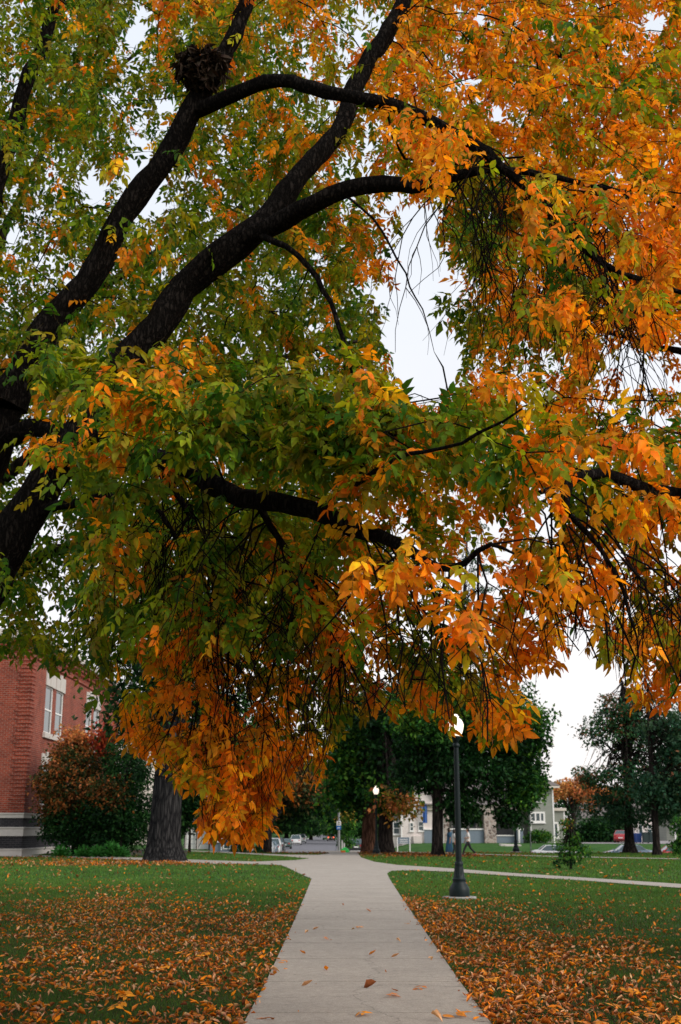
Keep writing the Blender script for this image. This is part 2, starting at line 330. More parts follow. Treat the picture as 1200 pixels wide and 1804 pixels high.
fw = MB(); fw.add([(p[0], p[1], .03) for p in FARW], [(0, 1, 10, 11), (1, 2, 9, 10), (2, 3, 8, 9), (3, 4, 7, 8), (4, 5, 6, 7)]); tag(fw.build('path', M['path']), kind='structure')
# street running away, cross street, pavement, kerbs, lot
rd = MB()
rd.quad((-9.5, 99, -1.185), (-.5, 99, -1.185), (-.5, 620, -1.185), (-9.5, 620, -1.185)); rd.quad((-.5, 102, -1.185), (260, 102, -1.185), (260, 116, -1.185), (-.5, 116, -1.185))
tag(rd.build('road', M['asphalt']), kind='structure')
kb = MB(); kb.box(-.5, -.32, 116, 620, -1.3, -1.05); kb.box(-9.68, -9.5, 98, 620, -1.3, -1.05); kb.box(-.3, 260, 116, 116.18, -1.3, -1.05); kb.box(-.3, 260, 101.8, 102, -1.3, -1.05)
tag(kb.build('kerb', M['kerb']), kind='structure')
sw = MB(); sw.quad((1.3, 117, -1.15), (2.8, 117, -1.15), (2.8, 620, -1.15), (1.3, 620, -1.15)); sw.quad((-12.4, 112, -.85), (-10.9, 112, -.95), (-10.9, 620, -1.0), (-12.4, 620, -.85))
tag(sw.build('pavement', M['kerb']), kind='structure')
lot = MB(); g = gnd(np.array([1020, 1420, 1420, 1050.]), np.array([1486.6, 1487.5, 1477.0, 1477.])); lot.add([(p[0], p[1], .03) for p in g], [(0, 1, 2, 3)])
tag(lot.build('driveway', concrete('pale drive', (.30, .27, .27))), kind='structure')

# mulch bed by the brick building
M['mulch'] = plain('bark mulch', (.028, .018, .014), .95, 0, 25, .5, .8)
mu_ = MB(); g = gnd(np.array([55, 150, 262, 330, 330, 200, 90.]), np.array([1505.0, 1506.5, 1509.5, 1508, 1499, 1497, 1499.]))
mu_.add([(p[0], p[1], .05) for p in g], [tuple(range(7))]); tag(mu_.build('flower_bed', M['mulch']), kind='structure')

# ------------------------------------------------------------------ leaves
def leaflet(L=.1, W=.042, fold=.25, droop=.25, curl=0.0):
    ts = [0, .33, .70, 1.0]; V = []
    def z(t): return -droop * L * t * t
    for tt in ts: V.append((0, L * tt, z(tt)))
    for s in (-1, 1):
        for tt, w in ((.30, 1.0), (.68, .72)):
            V.append((s * W * .5 * w * (1 - curl * .45), L * tt, z(tt) + W * .5 * w * (fold + curl)))
    Fc = [(0, 6, 1), (0, 1, 4), (1, 6, 7, 2), (1, 2, 5, 4), (2, 7, 3), (2, 3, 5)]
    return np.array(V), Fc
def leaflet_low(L=.1, W=.042, droop=.25):
    V = np.array([(0, 0, 0), (W * .5, L * .42, -.03 * L), (0, L, -droop * L), (-W * .5, L * .42, -.03 * L)]); return V, [(0, 1, 2, 3)]
def rotm(ax, a):
    ax = np.asarray(ax, float); ax = ax / np.linalg.norm(ax); K = np.array([[0, -ax[2], ax[1]], [ax[2], 0, -ax[0]], [-ax[1], ax[0], 0]])
    return np.eye(3) + math.sin(a) * K + (1 - math.cos(a)) * K @ K
def compound(low, seed, droop=.7):
    rs = np.random.default_rng(seed); V = []; Fc = []; leafid = []
    npair = int(rs.integers(2, 4)); Lr = .13 + .04 * npair
    def rach(t):       # rachis bends down
        return np.array([0, Lr * t * (1 - .15 * droop * t), -Lr * droop * .55 * t * t])
    li = 0
    if not low:
        a, c = rach(0), rach(1); w = .0016; mid = rach(.5)
        base = len(V); V += [a + [w, 0, 0], a - [w, 0, 0], mid + [w, 0, 0], mid - [w, 0, 0], c + [w, 0, 0], c - [w, 0, 0]]; Fc += [(0, 1, 3, 2), (2, 3, 5, 4)]; leafid += [-1] * 6
    slots = []
    for k in range(npair):
        tt = .38 + .5 * k / max(1, npair - 1)
        for s in (-1, 1): slots.append((tt, s * (R(58) + rs.normal() * .12)))
    slots.append((1.0, rs.normal() * .12))
    for tt, ang in slots:
        L = (.095 + .02 * (tt > .9)) * rs.uniform(.8, 1.18); W = L * rs.uniform(.42, .55)
        v, f = leaflet_low(L, W, rs.uniform(.1, .5)) if low else leaflet(L, W, rs.uniform(.05, .4), rs.uniform(.05, .55))
        Rm = rotm((0, 0, 1), -ang) @ rotm((1, 0, 0), -rs.uniform(.15, 1.0) * droop) @ rotm((0, 1, 0), rs.normal() * .35)
        v = v @ Rm.T + rach(tt); b_ = len(V); V += list(v); Fc += [tuple(i + b_ for i in q) for q in f]; leafid += [li] * len(v); li += 1
    V = np.array(V); lv = np.array([i for q in Fc for i in q]); lt = np.array([len(q) for q in Fc])
    return V, lv, lt, np.array(leafid)
T_HI = [compound(False, i, .4 + .1 * (i % 6)) for i in range(14)]
T_LO = [compound(True, 50 + i, .4 + .1 * (i % 6)) for i in range(12)]

GREENS = np.array([(.045, .125, .008), (.12, .20, .009), (.24, .29, .010), (.42, .38, .012)])
ORNG = np.array([(.95, .34, .010), (.90, .25, .008), (.72, .17, .008), (.95, .50, .016), (.62, .26, .012)])
def leaf_colors(n, orange, rng, dark=1.0):
    o = rng.random(n) < orange
    gi = np.clip((rng.random(n) * 3.0 + orange * 2.4).astype(int), 0, 3)
    c = GREENS[gi].copy(); k = rng.random(n)
    oi = np.where(k < .34, 0, np.where(k < .6, 1, np.where(k < .76, 2, np.where(k < .88, 3, 4))))
    c[o] = ORNG[oi[o]]
    mixk = (rng.random(n) < .18)[:, None]; c = np.where(mixk, c * .5 + np.array([.38, .20, .014]) * .5, c)
    return c * rng.uniform(.75, 1.2, (n, 1)) * np.asarray(dark).reshape(-1, 1)
def place_templates(T, pos, Rot, scale, colors, rng, jitter=.14):
    """instances of templates -> V, (loops, totals), colors"""
    which = rng.integers(0, len(T), len(pos)); Vs, Ls, Ts, Cs = [], [], [], []; off = 0
    for k, (V, lv, lt, lid) in enumerate(T):
        idx = np.nonzero(which == k)[0]
        if not len(idx): continue
        P = np.einsum('nij,vj->nvi', Rot[idx] * scale[idx, None, None], V) + pos[idx, None, :]
        n, v = P.shape[:2]; Vs.append(P.reshape(-1, 3))
        Ls.append((lv[None, :] + (np.arange(n) * v)[:, None] + off).ravel()); Ts.append(np.tile(lt, n)); off += n * v
        c = np.repeat(colors[idx][:, None, :], v, 1)
        jl = 1 + rng.normal(size=(n, lid.max() + 2, 1)) * jitter; c = c * np.clip(jl[:, lid], .55, 1.5) * (1 + rng.normal(size=(n, v, 3)) * np.array([.05, .12, .05]))
        if (lid < 0).any(): c[:, lid < 0] = (.10, .07, .02)
        Cs.append(c.reshape(-1, 3))
    return np.concatenate(Vs), (np.concatenate(Ls), np.concatenate(Ts)), np.concatenate(Cs)
def frames(d, rng, roll=.5):
    """rotation matrices sending +Y to d with z up-ish, random roll"""
    d = d / np.linalg.norm(d, axis=1, keepdims=True); up = np.tile([0, 0, 1.0], (len(d), 1)) + rng.normal(size=d.shape) * roll
    x = np.cross(d, up); x /= np.linalg.norm(x, axis=1, keepdims=True) + 1e-9; z = np.cross(x, d)
    return np.stack([x, d, z], 2)

# ------------------------------------------------------------------ branching trees grown between limbs and leaf clusters
class Tree:
    def __init__(s, rng): s.P = []; s.par = []; s.r = []; s.chain = []; s.rng = rng
    def limb(s, pts, rad, start=None):
        """explicit limb; pts world positions. returns node ids"""
        pts = np.array(pts, float); rad = np.array(rad, float)
        # resample with Catmull-Rom
        ids = []; n = len(pts); parent = start if start is not None else -1
        for i in range(n - 1):
            p0, p1, p2, p3 = pts[max(i - 1, 0)], pts[i], pts[i + 1], pts[min(i + 2, n - 1)]
            L = np.linalg.norm(p2 - p1); k = max(2, int(L / .12))
            for j in range(k):
                t = j / k
                q = .5 * ((2 * p1) + (-p0 + p2) * t + (2 * p0 - 5 * p1 + 4 * p2 - p3) * t * t + (-p0 + 3 * p1 - 3 * p2 + p3) * t ** 3)
                wv = (len(s.P) * .12) * 5.1; rr_ = rad[i] * (1 - t) + rad[i + 1] * t; s.P.append(q + s.rng.normal(size=3) * .006 + np.array([math.sin(wv), math.sin(wv * .7 + 1), math.sin(wv * 1.2 + 2)]) * min(.02, rr_ * .3)); s.r.append(rr_ * (1 + .05 * math.sin(wv * 1.9) + .05 * s.rng.normal() * .5)); s.par.append(parent); parent = len(s.P) - 1; ids.append(parent)
        s.P.append(pts[-1]); s.r.append(rad[-1]); s.par.append(parent); ids.append(len(s.P) - 1)
        s.chain.append(ids); return ids
    def grow(s, A, step=.16, upcost=.8, sag=.10, limbs_only_first=0):
        rng = s.rng; A = np.asarray(A); base = len(s.P); cap = base + int(len(A) * 14) + 10
        P = np.zeros((cap, 3)); P[:base] = s.P; par = list(s.par); n = base
        D = np.full(len(A), 1e9)
        for i in range(0, base, 500):
            D = np.minimum(D, np.linalg.norm(A[:, None] - P[None, i:min(i + 500, base)], axis=2).min(1))
        tips = []
        s.twigs = []
        for ai in np.argsort(D):
            a = A[ai]; d = a - P[:n]; dist = np.sqrt((d * d).sum(1)); cost = dist + upcost * np.maximum(d[:, 2], 0) + .0 * dist
            j = int(np.argmin(cost)); p0 = P[j]; L = dist[j]
            if L < .03: tips.append((j, -1)); continue
            k = max(1, min(13, int(L / step)))
            bend = rng.normal(size=3) * .13 * L; bend[2] += .18 * L
            ctrl = (p0 + a) / 2 + bend
            prev = j; ids = []
            for q in range(1, k + 1):
                t = q / k; pt = (1 - t) ** 2 * p0 + 2 * t * (1 - t) * ctrl + t * t * a
                if q < k: pt = pt + rng.normal(size=3) * .012
                if n >= cap: break
                P[n] = pt; par.append(prev); prev = n; ids.append(n); n += 1
            s.twigs.append((j, ids)); tips.append((prev, ai))
        s.P = list(P[:n]); s.par = par; s.r = s.r + [0.0] * (n - base); s.base = base
        # pipe model
        rad = np.zeros(n); Pw = 2.3; acc = np.zeros(n); child = np.zeros(n, int)
        for i in range(n - 1, -1, -1):
            own = acc[i] ** (1 / Pw) if acc[i] > 0 else .0022
            if i >= base: rad[i] = max(.0022, min(own, .05)) ; 
            else: rad[i] = s.r[i]
            if par[i] >= 0: acc[par[i]] += rad[i] ** Pw if i >= base else 0
        s.r = list(rad); return tips
    def tubes(s, chains, sides):
        V, Fl, Ft = [], [], []; off = 0
        for ch in chains:
            if len(ch) < 2: continue
            P = np.array([s.P[i] for i in ch]); r = np.array([s.r[i] for i in ch])
            T = np.gradient(P, axis=0); T /= np.linalg.norm(T, axis=1, keepdims=True) + 1e-9
            ref = np.array([.3, 1, .2]); U = ref - T * (T @ ref)[:, None]; U /= np.linalg.norm(U, axis=1, keepdims=True) + 1e-9; W = np.cross(T, U)
            n = sides(r.max()); a = np.arange(n) * 2 * math.pi / n
            rr = r[:, None] * (1 + (.05 * np.sin(3 * a + P[:, :1] * 7) + .04 * np.sin(5 * a + P[:, 2:3] * 9)) * (r[:, None] > .03))
            X = P[:, None] + rr[..., None] * (np.cos(a)[None, :, None] * U[:, None] + np.sin(a)[None, :, None] * W[:, None])
            V.append(X.reshape(-1, 3)); m_ = len(ch); i, k = np.meshgrid(np.arange(m_ - 1), np.arange(n), indexing='ij')
            q = np.stack([i * n + k, i * n + (k + 1) % n, (i + 1) * n + (k + 1) % n, (i + 1) * n + k], -1).reshape(-1, 4) + off
            Fl.append(q.ravel()); Ft.append(np.full(len(q), 4)); off += m_ * n
        return np.concatenate(V), (np.concatenate(Fl), np.concatenate(Ft))

# how much leaf and how much of it has turned, seen over the picture plane (100 px cells)
COVER = np.array([[8,9,7,8,8,8,7,8,8,8,7,7],[8,8,5,8,8,8,8,9,6,8,8,9],[7,8,4,8,9,9,9,8,8,9,9,9],[6,6,3,7,8,9,8,7,6,8,9,9],[7,7,5,7,8,8,7,2,6,8,8,9],[7,7,7,8,8,8,6,0,6,8,8,8],
 [8,8,8,9,9,9,8,1,7,8,8,4],[6,9,9,9,9,9,9,9,8,8,8,8],[6,8,8,9,9,9,9,9,9,8,8,8],[6,6,7,8,9,9,9,9,6,8,8,6],[6,6,8,9,9,9,9,9,5,8,6,7],[1,4,8,9,9,9,9,8,8,7,2,8],[0,0,6,9,9,9,6,8,8,7,0,4],[0,0,2,9,8,4,0,0,0,0,0,0],[0,0,0,2,5,0,0,0,0,0,0,0]], float) / 9
ORANGE = np.array([[1,2,4,4,4,6,7,8,8,8,7,8],[2,2,4,3,3,5,6,8,8,8,7,8],[2,2,1,3,3,4,5,6,7,8,8,9],[4,3,2,3,4,4,6,7,4,7,9,9],[3,2,3,3,2,3,5,4,4,7,8,9],[2,2,2,2,2,2,1,1,7,9,9,9],
 [3,3,3,3,2,2,2,3,6,6,7,6],[4,4,3,2,2,2,4,3,4,6,6,8],[3,3,2,2,1,2,4,4,6,8,7,7],[1,1,2,2,1,2,5,8,8,7,7,6],[0,0,1,2,3,4,7,8,4,5,7,6],[0,0,4,5,7,5,5,4,5,7,6,8],[0,2,8,7,8,7,6,7,7,9,9,9],[8,8,9,9,8,7,7,7,7,8,8,8],[8,8,9,9,9,9,8,8,8,8,8,8]], float) / 9
def grid(G, px, py):
    gx_ = np.clip(np.asarray(px) / 100 - .5, 0, G.shape[1] - 1.001); gy_ = np.clip(np.asarray(py) / 100 - .5, 0, G.shape[0] - 1.001)
    i = gx_.astype(int); j = gy_.astype(int); fx = gx_ - i; fy = gy_ - j
    return (G[j, i] * (1 - fx) + G[j, i + 1] * fx) * (1 - fy) + (G[j + 1, i] * (1 - fx) + G[j + 1, i + 1] * fx) * fy
GAPS = [(812, 1264, 23, 36), (255, 320, 32, 60), (165, 335, 24, 30), (732, 470, 34, 70), (715, 580, 40, 55), (765, 650, 46, 45), (650, 505, 30, 22), (845, 1020, 42, 34), (1030, 1180, 60, 45), (1160, 668, 50, 16), (975, 925, 24, 26), (990, 1330, 75, 110), (245, 60, 18, 60),
        (20, 400, 26, 16), (110, 915, 22, 16), (110, 1075, 26, 18), (210, 1225, 18, 22), (835, 130, 22, 16), (1150, 30, 34, 22), (880, 190, 14, 26), (640, 20, 26, 12), (480, 480, 12, 12), (60, 1300, 120, 130)]
def in_gap(px, py, k=1.0):
    g = np.zeros(np.shape(px), bool)
    for cx, cy, rx, ry in GAPS: g |= ((px - cx) / (rx * k)) ** 2 + ((py - cy) / (ry * k)) ** 2 < 1
    return g
def cluster_leaves(tree, tips, T, per, rng, orange_fn, size=1.0, spread=.22, gapk=1.0, dark=1.0, keep=None, cover_fn=None):
    pos, dirs, orn = [], [], []
    P = tree.P; par = tree.par
    for node, ai in tips:
        if ai < 0: continue
        tip = P[node]; chain = [node]; q = node
        for _ in range(4):
            q = par[q]
            if q < 0: break
            chain.append(q)
        pts = np.array([P[c] for c in chain]); n = int(rng.integers(per[0], per[1] + 1))
        tw = pts[0] - pts[min(1, len(pts) - 1)]; tw = tw / (np.linalg.norm(tw) + 1e-6)
        for k in range(n):
            t = (rng.random() ** 1.4) * min(len(pts) - 1, 2.2); i = int(t); f = t - i
            p = pts[i] * (1 - f) + pts[min(i + 1, len(pts) - 1)] * f
            d = tw * .6 + rng.normal(size=3) * np.array([.8, .8, .45]) + np.array([0, 0, -.45])
            pos.append(p + rng.normal(size=3) * spread * .12); dirs.append(d)
    pos = np.array(pos); dirs = np.array(dirs); dirs /= np.linalg.norm(dirs, axis=1, keepdims=True)
    px, py = proj(pos + dirs * .12); ok = ~in_gap(px, py, gapk)
    ok &= keep_low(pos, px, py)
    pos, dirs, px, py = pos[ok], dirs[ok], px[ok], py[ok]
    o = orange_fn(pos, px, py); col = leaf_colors(len(pos), o, rng, dark)
    Rm = frames(dirs, rng, .35); sc = rng.uniform(.8, 1.2, len(pos)) * size
    return place_templates(T, pos, Rm, sc, col, rng)
def cluster_noise(P, s, seed): return (vnoise(P[:, 0] + P[:, 2] * .7, P[:, 1] + P[:, 2] * .6, s, seed) + vnoise(P[:, 2], P[:, 0], s, seed + 9)) / 2
def bottom(px):
    return np.interp(px, [-100, 60, 130, 190, 210, 300, 340, 360, 490, 500, 560, 600, 700, 780, 860, 935, 960, 1020, 1080, 1120, 1300], [1158, 1160, 1185, 1268, 1310, 1370, 1395, 1475, 1480, 1400, 1385, 1275, 1255, 1290, 1305, 1305, 1180, 1150, 1185, 1245, 1240])
LIMBS = []
def keep_low(pos, px, py):
    k = keep_low0(pos, px, py)
    for lx, ly, lY, lr, pr in LIMBS:
        for i in range(0, len(px), 4000):
            sl = slice(i, i + 4000); d = np.hypot(px[sl, None] - lx[None], py[sl, None] - ly[None]) - lr[None]; near = (d < 9) & (pos[sl, 1:2] < lY[None]); k[sl] &= ~(near.any(1) & (RNG.random(len(d)) < pr))
    return k
def keep_low0(pos, px, py): return (py < bottom(px) - 12) & ((px < 690) | (px > 790) | (py > 705) | (py < 350) | (np.abs(px - 740) > 42 + 12 * np.sin(py / 23.)))
def orange_main(pos, px, py):
    o = grid(ORANGE, px, py); nse = cluster_noise(pos, .42, 4); return np.clip((o - .5) * 1.15 + .27 + (nse - .5) * 2.2, .0, 1)
def hanging(tree, starts, length, rng, forks=3, r=.004):
    out = []
    for (p, sideways) in starts:
        L = length * rng.uniform(.6, 1.25); k = 9; pts = [np.array(p)]; d = np.array([sideways[0], sideways[1], -.6]) + rng.normal(size=3) * .3
        for i in range(k):
            d = d * .85 + np.array([rng.normal() * .22, rng.normal() * .22, -.32]); d /= np.linalg.norm(d); pts.append(pts[-1] + d * L / k)
        out.append((pts, [r * (1 - .7 * i / k) for i in range(k + 1)]))
        for _ in range(forks):
            i = int(rng.integers(2, k - 2)); q = [pts[i]]; d2 = np.array([rng.normal(), rng.normal(), -.5]); 
            for j in range(5):
                d2 = d2 / np.linalg.norm(d2) * .9 + np.array([rng.normal() * .3, rng.normal() * .3, -.35]); q.append(q[-1] + d2 / np.linalg.norm(d2) * L / k * .8)
            out.append((q, [r * .55 * (1 - .7 * a / 5) for a in range(6)]))
    return out
def trim(shoots):
    out = []
    for pts, rr in shoots:
        a, b_ = proj(np.array(pts)); ok = b_ < bottom(a) + 6; n = len(pts) if ok.all() else int(np.argmin(ok))
        if n >= 3: out.append((pts[:n], rr[:n]))
    return out
def pl(L): # list of (px,py,Y)
    L = np.array(L, float); return at(L[:, 0], L[:, 1], L[:, 2])

def finish_tree(root_name, label, base, tree, limb_names, leaves, extra, bark, twig, leafm, group=None, nsides=16):
    root = thing(root_name, label, 'tree', tuple(base), group=group); b3 = np.array(base)
    for nm, ids in limb_names:
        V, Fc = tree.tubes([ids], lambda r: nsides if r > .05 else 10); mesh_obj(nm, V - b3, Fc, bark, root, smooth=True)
    chains = [[j] + ids for j, ids in tree.twigs]
    # a chain's first radius should be the twig's own
    V, Fc = tree.tubes([c[1:] if len(c) > 2 and tree.r[c[0]] > 3 * tree.r[c[1]] and False else c for c in chains], lambda r: 6 if r > .02 else (4 if r > .006 else 3))
    Vs, Ls, Ts = [V], [Fc[0]], [Fc[1]]; off = len(V)
    if extra:
        tt = Tree(np.random.default_rng(1)); ch = []
        for pts, rr in extra:
            s0 = len(tt.P); tt.P += list(pts); tt.r += list(rr); ch.append(list(range(s0, len(tt.P))))
        V2, F2 = tt.tubes(ch, lambda r: 4); Vs.append(V2); Ls.append(F2[0] + off); Ts.append(F2[1])
    mesh_obj('twigs', np.concatenate(Vs) - b3, (np.concatenate(Ls), np.concatenate(Ts)), twig, root)
    V, Fc, C = leaves; mesh_obj('crown', V - b3, Fc, leafm, root, colors=C)
    return root
def fix_twig_start(tree):
    # thin the joint where a twig leaves a thick limb
    P = tree.P
    has = set(tree.par); a_, b_ = proj(np.array(P)); g_ = in_gap(a_, b_, 1.0) | ((np.abs(a_ - 740) < 46) & (b_ > 350) & (b_ < 705))
    tree.twigs = [(j, ids) for j, ids in tree.twigs if not (ids and ids[-1] not in has and g_[ids].mean() > .3)]
    new = []
    for j, ids in tree.twigs:
        if ids and tree.r[j] > 2.0 * tree.r[ids[0]]:
            P.append(P[j]); tree.r.append(tree.r[ids[0]] * 1.5); tree.par.append(tree.par[j]); new.append((len(P) - 1, ids))
        else: new.append((j, ids))
    tree.twigs = new

# ---- the big ash whose limbs cross the picture
rng = np.random.default_rng(5); tr = Tree(rng)
base1 = np.array([-4.55, 10.4, 0.0])
trunk = tr.limb([base1, (-4.35, 10.4, .5), (-4.1, 10.35, 1.6), *pl([(-190, 1120, 10.3), (-95, 960, 10.2), (-35, 830, 10.1), (5, 710, 10.0)])], [.52, .38, .32, .29, .25, .22, .18])
def near_node(ids, px, py):
    a, b_ = proj(np.array([tr.P[i] for i in ids])); return ids[int(np.argmin((a - px) ** 2 + (b_ - py) ** 2))]
lA = tr.limb(pl([(5, 710, 10.0), (75, 600, 10), (150, 497, 10), (240, 345, 9.9), (300, 262, 9.8), (352, 180, 9.7), (378, 118, 9.7), (410, 58, 9.7), (450, -25, 9.8), (500, -160, 10)]), [.18, .125, .115, .105, .10, .10, .08, .075, .07, .05], trunk[-1])
nA = near_node(lA, 352, 185)
lAR = tr.limb(pl([(350, 190, 9.7), (395, 172, 9.5), (450, 153, 9.3), (510, 145, 9.1), (600, 168, 8.9), (700, 188, 8.7), (760, 212, 8.6), (815, 240, 8.5), (860, 275, 8.4), (905, 315, 8.4), (960, 362, 8.4), (1005, 410, 8.4), (1040, 448, 8.4), (1095, 482, 8.5), (1150, 498, 8.6), (1235, 530, 8.8), (1340, 600, 9)]), [.075, .065, .06, .058, .055, .052, .05, .046, .042, .036, .032, .03, .027, .022, .02, .016, .01], nA)
lB = tr.limb(pl([(-130, 1165, 9.6), (-40, 1040, 9.5), (40, 925, 9.4), (115, 800, 9.4), (185, 690, 9.4), (250, 608, 9.4), (325, 508, 9.4), (440, 410, 9.3), (520, 325, 9.5), (590, 233, 9.7), (640, 130, 9.9), (700, 22, 10.1), (750, -80, 10.4)]), [.24, .19, .165, .145, .135, .13, .125, .12, .09, .085, .08, .075, .06], near_node(trunk, -190, 1120))
nB = near_node(lB, 430, 418)
lC = tr.limb(pl([(425, 425, 9.3), (500, 385, 9.1), (560, 357, 8.9), (640, 328, 8.8), (700, 322, 8.7), (745, 325, 8.6), (830, 306, 8.5), (900, 300, 8.4), (985, 312, 8.4), (1080, 335, 8.3), (1190, 365, 8.2)]), [.085, .078, .072, .066, .06, .055, .036, .03, .022, .016, .01], nB)
lD = tr.limb(pl([(-10, 775, 10.1), (85, 757, 9.6), (180, 772, 9.1), (270, 806, 8.6), (350, 838, 8.2), (450, 880, 7.8), (560, 905, 7.4), (640, 935, 7.1), (705, 960, 6.8), (790, 1000, 6.4), (860, 960, 6.0), (905, 975, 5.8)]), [.085, .08, .078, .075, .072, .066, .058, .046, .034, .02, .011, .006], near_node(trunk, -20, 790))
lD2 = tr.limb(pl([(50, 915, 9.4), (100, 890, 9.2), (150, 880, 9.0), (235, 875, 8.8), (285, 905, 8.7), (310, 950, 8.7)]), [.045, .038, .034, .03, .022, .015], near_node(lB, 40, 925))
lE = tr.limb(pl([(455, 410, 9.2), (500, 437, 9.0), (545, 470, 8.9), (582, 530, 8.8), (605, 600, 8.7), (625, 680, 8.6), (640, 750, 8.5)]), [.03, .026, .023, .02, .017, .013, .008], near_node(lB, 440, 410))
lF = tr.limb(pl([(610, 345, 8.85), (655, 385, 8.7), (700, 455, 8.6), (722, 505, 8.6), (745, 545, 8.6), (765, 620, 8.6)]), [.011, .010, .008, .007, .005, .002], near_node(lC, 610, 340))
lL = tr.limb(pl([(-95, 960, 10.2), (-85, 700, 11), (-40, 450, 11.6), (10, 280, 12), (50, 140, 12.2), (120, -40, 12.5)]), [.13, .11, .10, .09, .08, .06], near_node(trunk, -95, 960))
lG = tr.limb(pl([(560, 905, 7.4), (600, 870, 7.0), (660, 830, 6.6), (720, 800, 6.2), (780, 790, 5.9), (840, 760, 5.6), (920, 720, 5.4)]), [.02, .017, .015, .012, .010, .008, .005], near_node(lD, 560, 905))
lH = tr.limb(pl([(270, 806, 8.6), (330, 900, 8.9), (370, 1000, 9.2), (385, 1100, 9.4), (392, 1200, 9.6), (400, 1300, 9.7)]), [.03, .024, .02, .016, .012, .006], near_node(lD, 270, 806))
lI = tr.limb(pl([(450, 880, 7.8), (500, 960, 8.0), (560, 1040, 8.2), (590, 1140, 8.4), (600, 1240, 8.5)]), [.026, .02, .016, .012, .006], near_node(lD, 450, 880))
# leaf clusters through the crown
def sample(n, xr, yr, depth, seed, power=1.4, G=COVER, gapk=1.12):
    rg = np.random.default_rng(seed); px = rg.uniform(*xr, n * 4); py = rg.uniform(*yr, n * 4)
    k = rg.random(n * 4) < grid(G, px, py) ** power; k &= ~in_gap(px, py, gapk); px, py = px[k][:n], py[k][:n]
    return px, py, depth(px, py, rg)
def d_main(px, py, rg):
    near = np.interp(px, [-200, 200, 600, 900, 1300], [8.4, 8.0, 7.4, 7.0, 6.8]) + np.interp(py, [0, 500, 800, 1100, 1400], [2.2, 1.8, .2, .4, 1.4]) * np.interp(px, [0, 1200], [.7, 1.3])
    near = np.where((py > 1150) & (px < 520), 8.2, near)
    far = near + np.interp(py, [0, 600, 1000, 1400], [4.5, 4, 3.2, 2.2])
    return near + (far - near) * rg.random(len(px))
px, py, Yd = sample(2750, (-260, 1330), (-220, 1500), d_main, 21)
keepz = at(px, py, Yd)[:, 2] > 1.35 + .25 * RNG.random(len(px))
A1 = at(px[keepz], py[keepz], Yd[keepz])
# the tree's far-left side and the side over the photographer, so the crown is whole
rg = np.random.default_rng(3); q = rg.normal(size=(420, 3)); q /= np.linalg.norm(q, axis=1, keepdims=True)
A1b = np.array([-5.5, 10.5, 7.5]) + q * np.array([5.5, 6.5, 4.5]) * rg.uniform(.4, 1, (420, 1)) ** .5
ppx, ppy = proj(A1b); vis = (ppx > -120) & (ppx < 1320) & (A1b[:, 1] > .5) & (ppy > -120) ; A1b = A1b[~vis & (A1b[:, 2] > 3.2)]
NEAR = [(800, 1080, 4.3, 9, 45), (840, 1040, 4.5, 4, 30), (700, 965, 4.7, 7, 45), (650, 1000, 4.9, 5, 35), (945, 870, 4.8, 7, 50), (1000, 985, 4.7, 6, 45), (1050, 1000, 4.9, 6, 40), (640, 735, 5.2, 5, 35), (625, 862, 5.3, 4, 28), (1130, 770, 4.8, 6, 55), (1100, 860, 4.9, 6, 45), (880, 1270, 5.6, 6, 40), (790, 1275, 5.8, 5, 35), (925, 1295, 5.7, 4, 28), (490, 1180, 6.8, 4, 30), (1100, 1150, 5.5, 5, 35), (700, 730, 5.4, 5, 40), (1040, 1165, 5.5, 3, 25), (300, 1290, 8.2, 6, 45), (420, 1420, 8.4, 9, 45), (440, 1350, 8.4, 8, 45), (390, 1470, 8.5, 5, 30), (250, 1310, 8.6, 5, 35), (350, 1330, 8.5, 6, 35), (560, 1330, 7.6, 5, 30), (980, 740, 5.0, 5, 45), (395, 1395, 8.3, 14, 50), (455, 1400, 8.1, 14, 45), (380, 1435, 8.4, 12, 35), (445, 1435, 8.3, 14, 42), (470, 1350, 8.0, 12, 55), (330, 1300, 8.2, 12, 60), (230, 1270, 8.6, 9, 35), (90, 1110, 9.2, 8, 45), (30, 1120, 9.4, 7, 40), (180, 1180, 9.0, 8, 40)]
An = []
for cx, cy, Y, n, sp in NEAR:
    for _ in range(max(2, int(n * .6))): An.append(at(cx + rng.normal() * sp * .5, cy + rng.normal() * sp * .5, Y + 1.5 + rng.normal() * .12))
An = np.array(An)
def add_limb(ids, pr, x0=-999, x1=9999):
    q = np.array([tr.P[i] for i in ids]); a_, b_ = proj(q); r_ = np.array([tr.r[i] for i in ids]) * F / q[:, 1]; k = (a_ > x0) & (a_ < x1); LIMBS.append((a_[k][::2], b_[k][::2], q[k, 1][::2], r_[k][::2], pr))
add_limb(trunk, .6, -60); add_limb(lA, .72); add_limb(lB, .6); add_limb(lAR, .6, 300, 760); add_limb(lAR, .35, 760, 1300); add_limb(lC, .6, 400, 900); add_limb(lD, .75, 330, 720); add_limb(lD, .5, -50, 330); add_limb(lE, .5)
EX = []
for x0, x1, y0, y1, n, d0, d1 in ((60, 720, 650, 800, 170, 6.6, 7.8), (100, 280, 800, 880, 14, 6.8, 7.8), (150, 640, 930, 1130, 70, 7.2, 8.4), (620, 1000, 640, 830, 60, 6.2, 7.4), (20, 330, 590, 700, 40, 7.2, 8.6), (200, 330, 260, 460, 14, 8.2, 9.2), (690, 830, 180, 330, 16, 7.0, 8.0), (900, 1200, 300, 560, 46, 6.8, 8.0), (600, 1200, 0, 180, 30, 7.5, 9.0)):
    qx, qy, qd = rng.uniform(x0, x1, n), rng.uniform(y0, y1, n), rng.uniform(d0, d1, n); kk = ~in_gap(qx, qy, 1.1); EX.append(at(qx[kk], qy[kk], qd[kk]))
A1 = np.concatenate([A1] + EX)
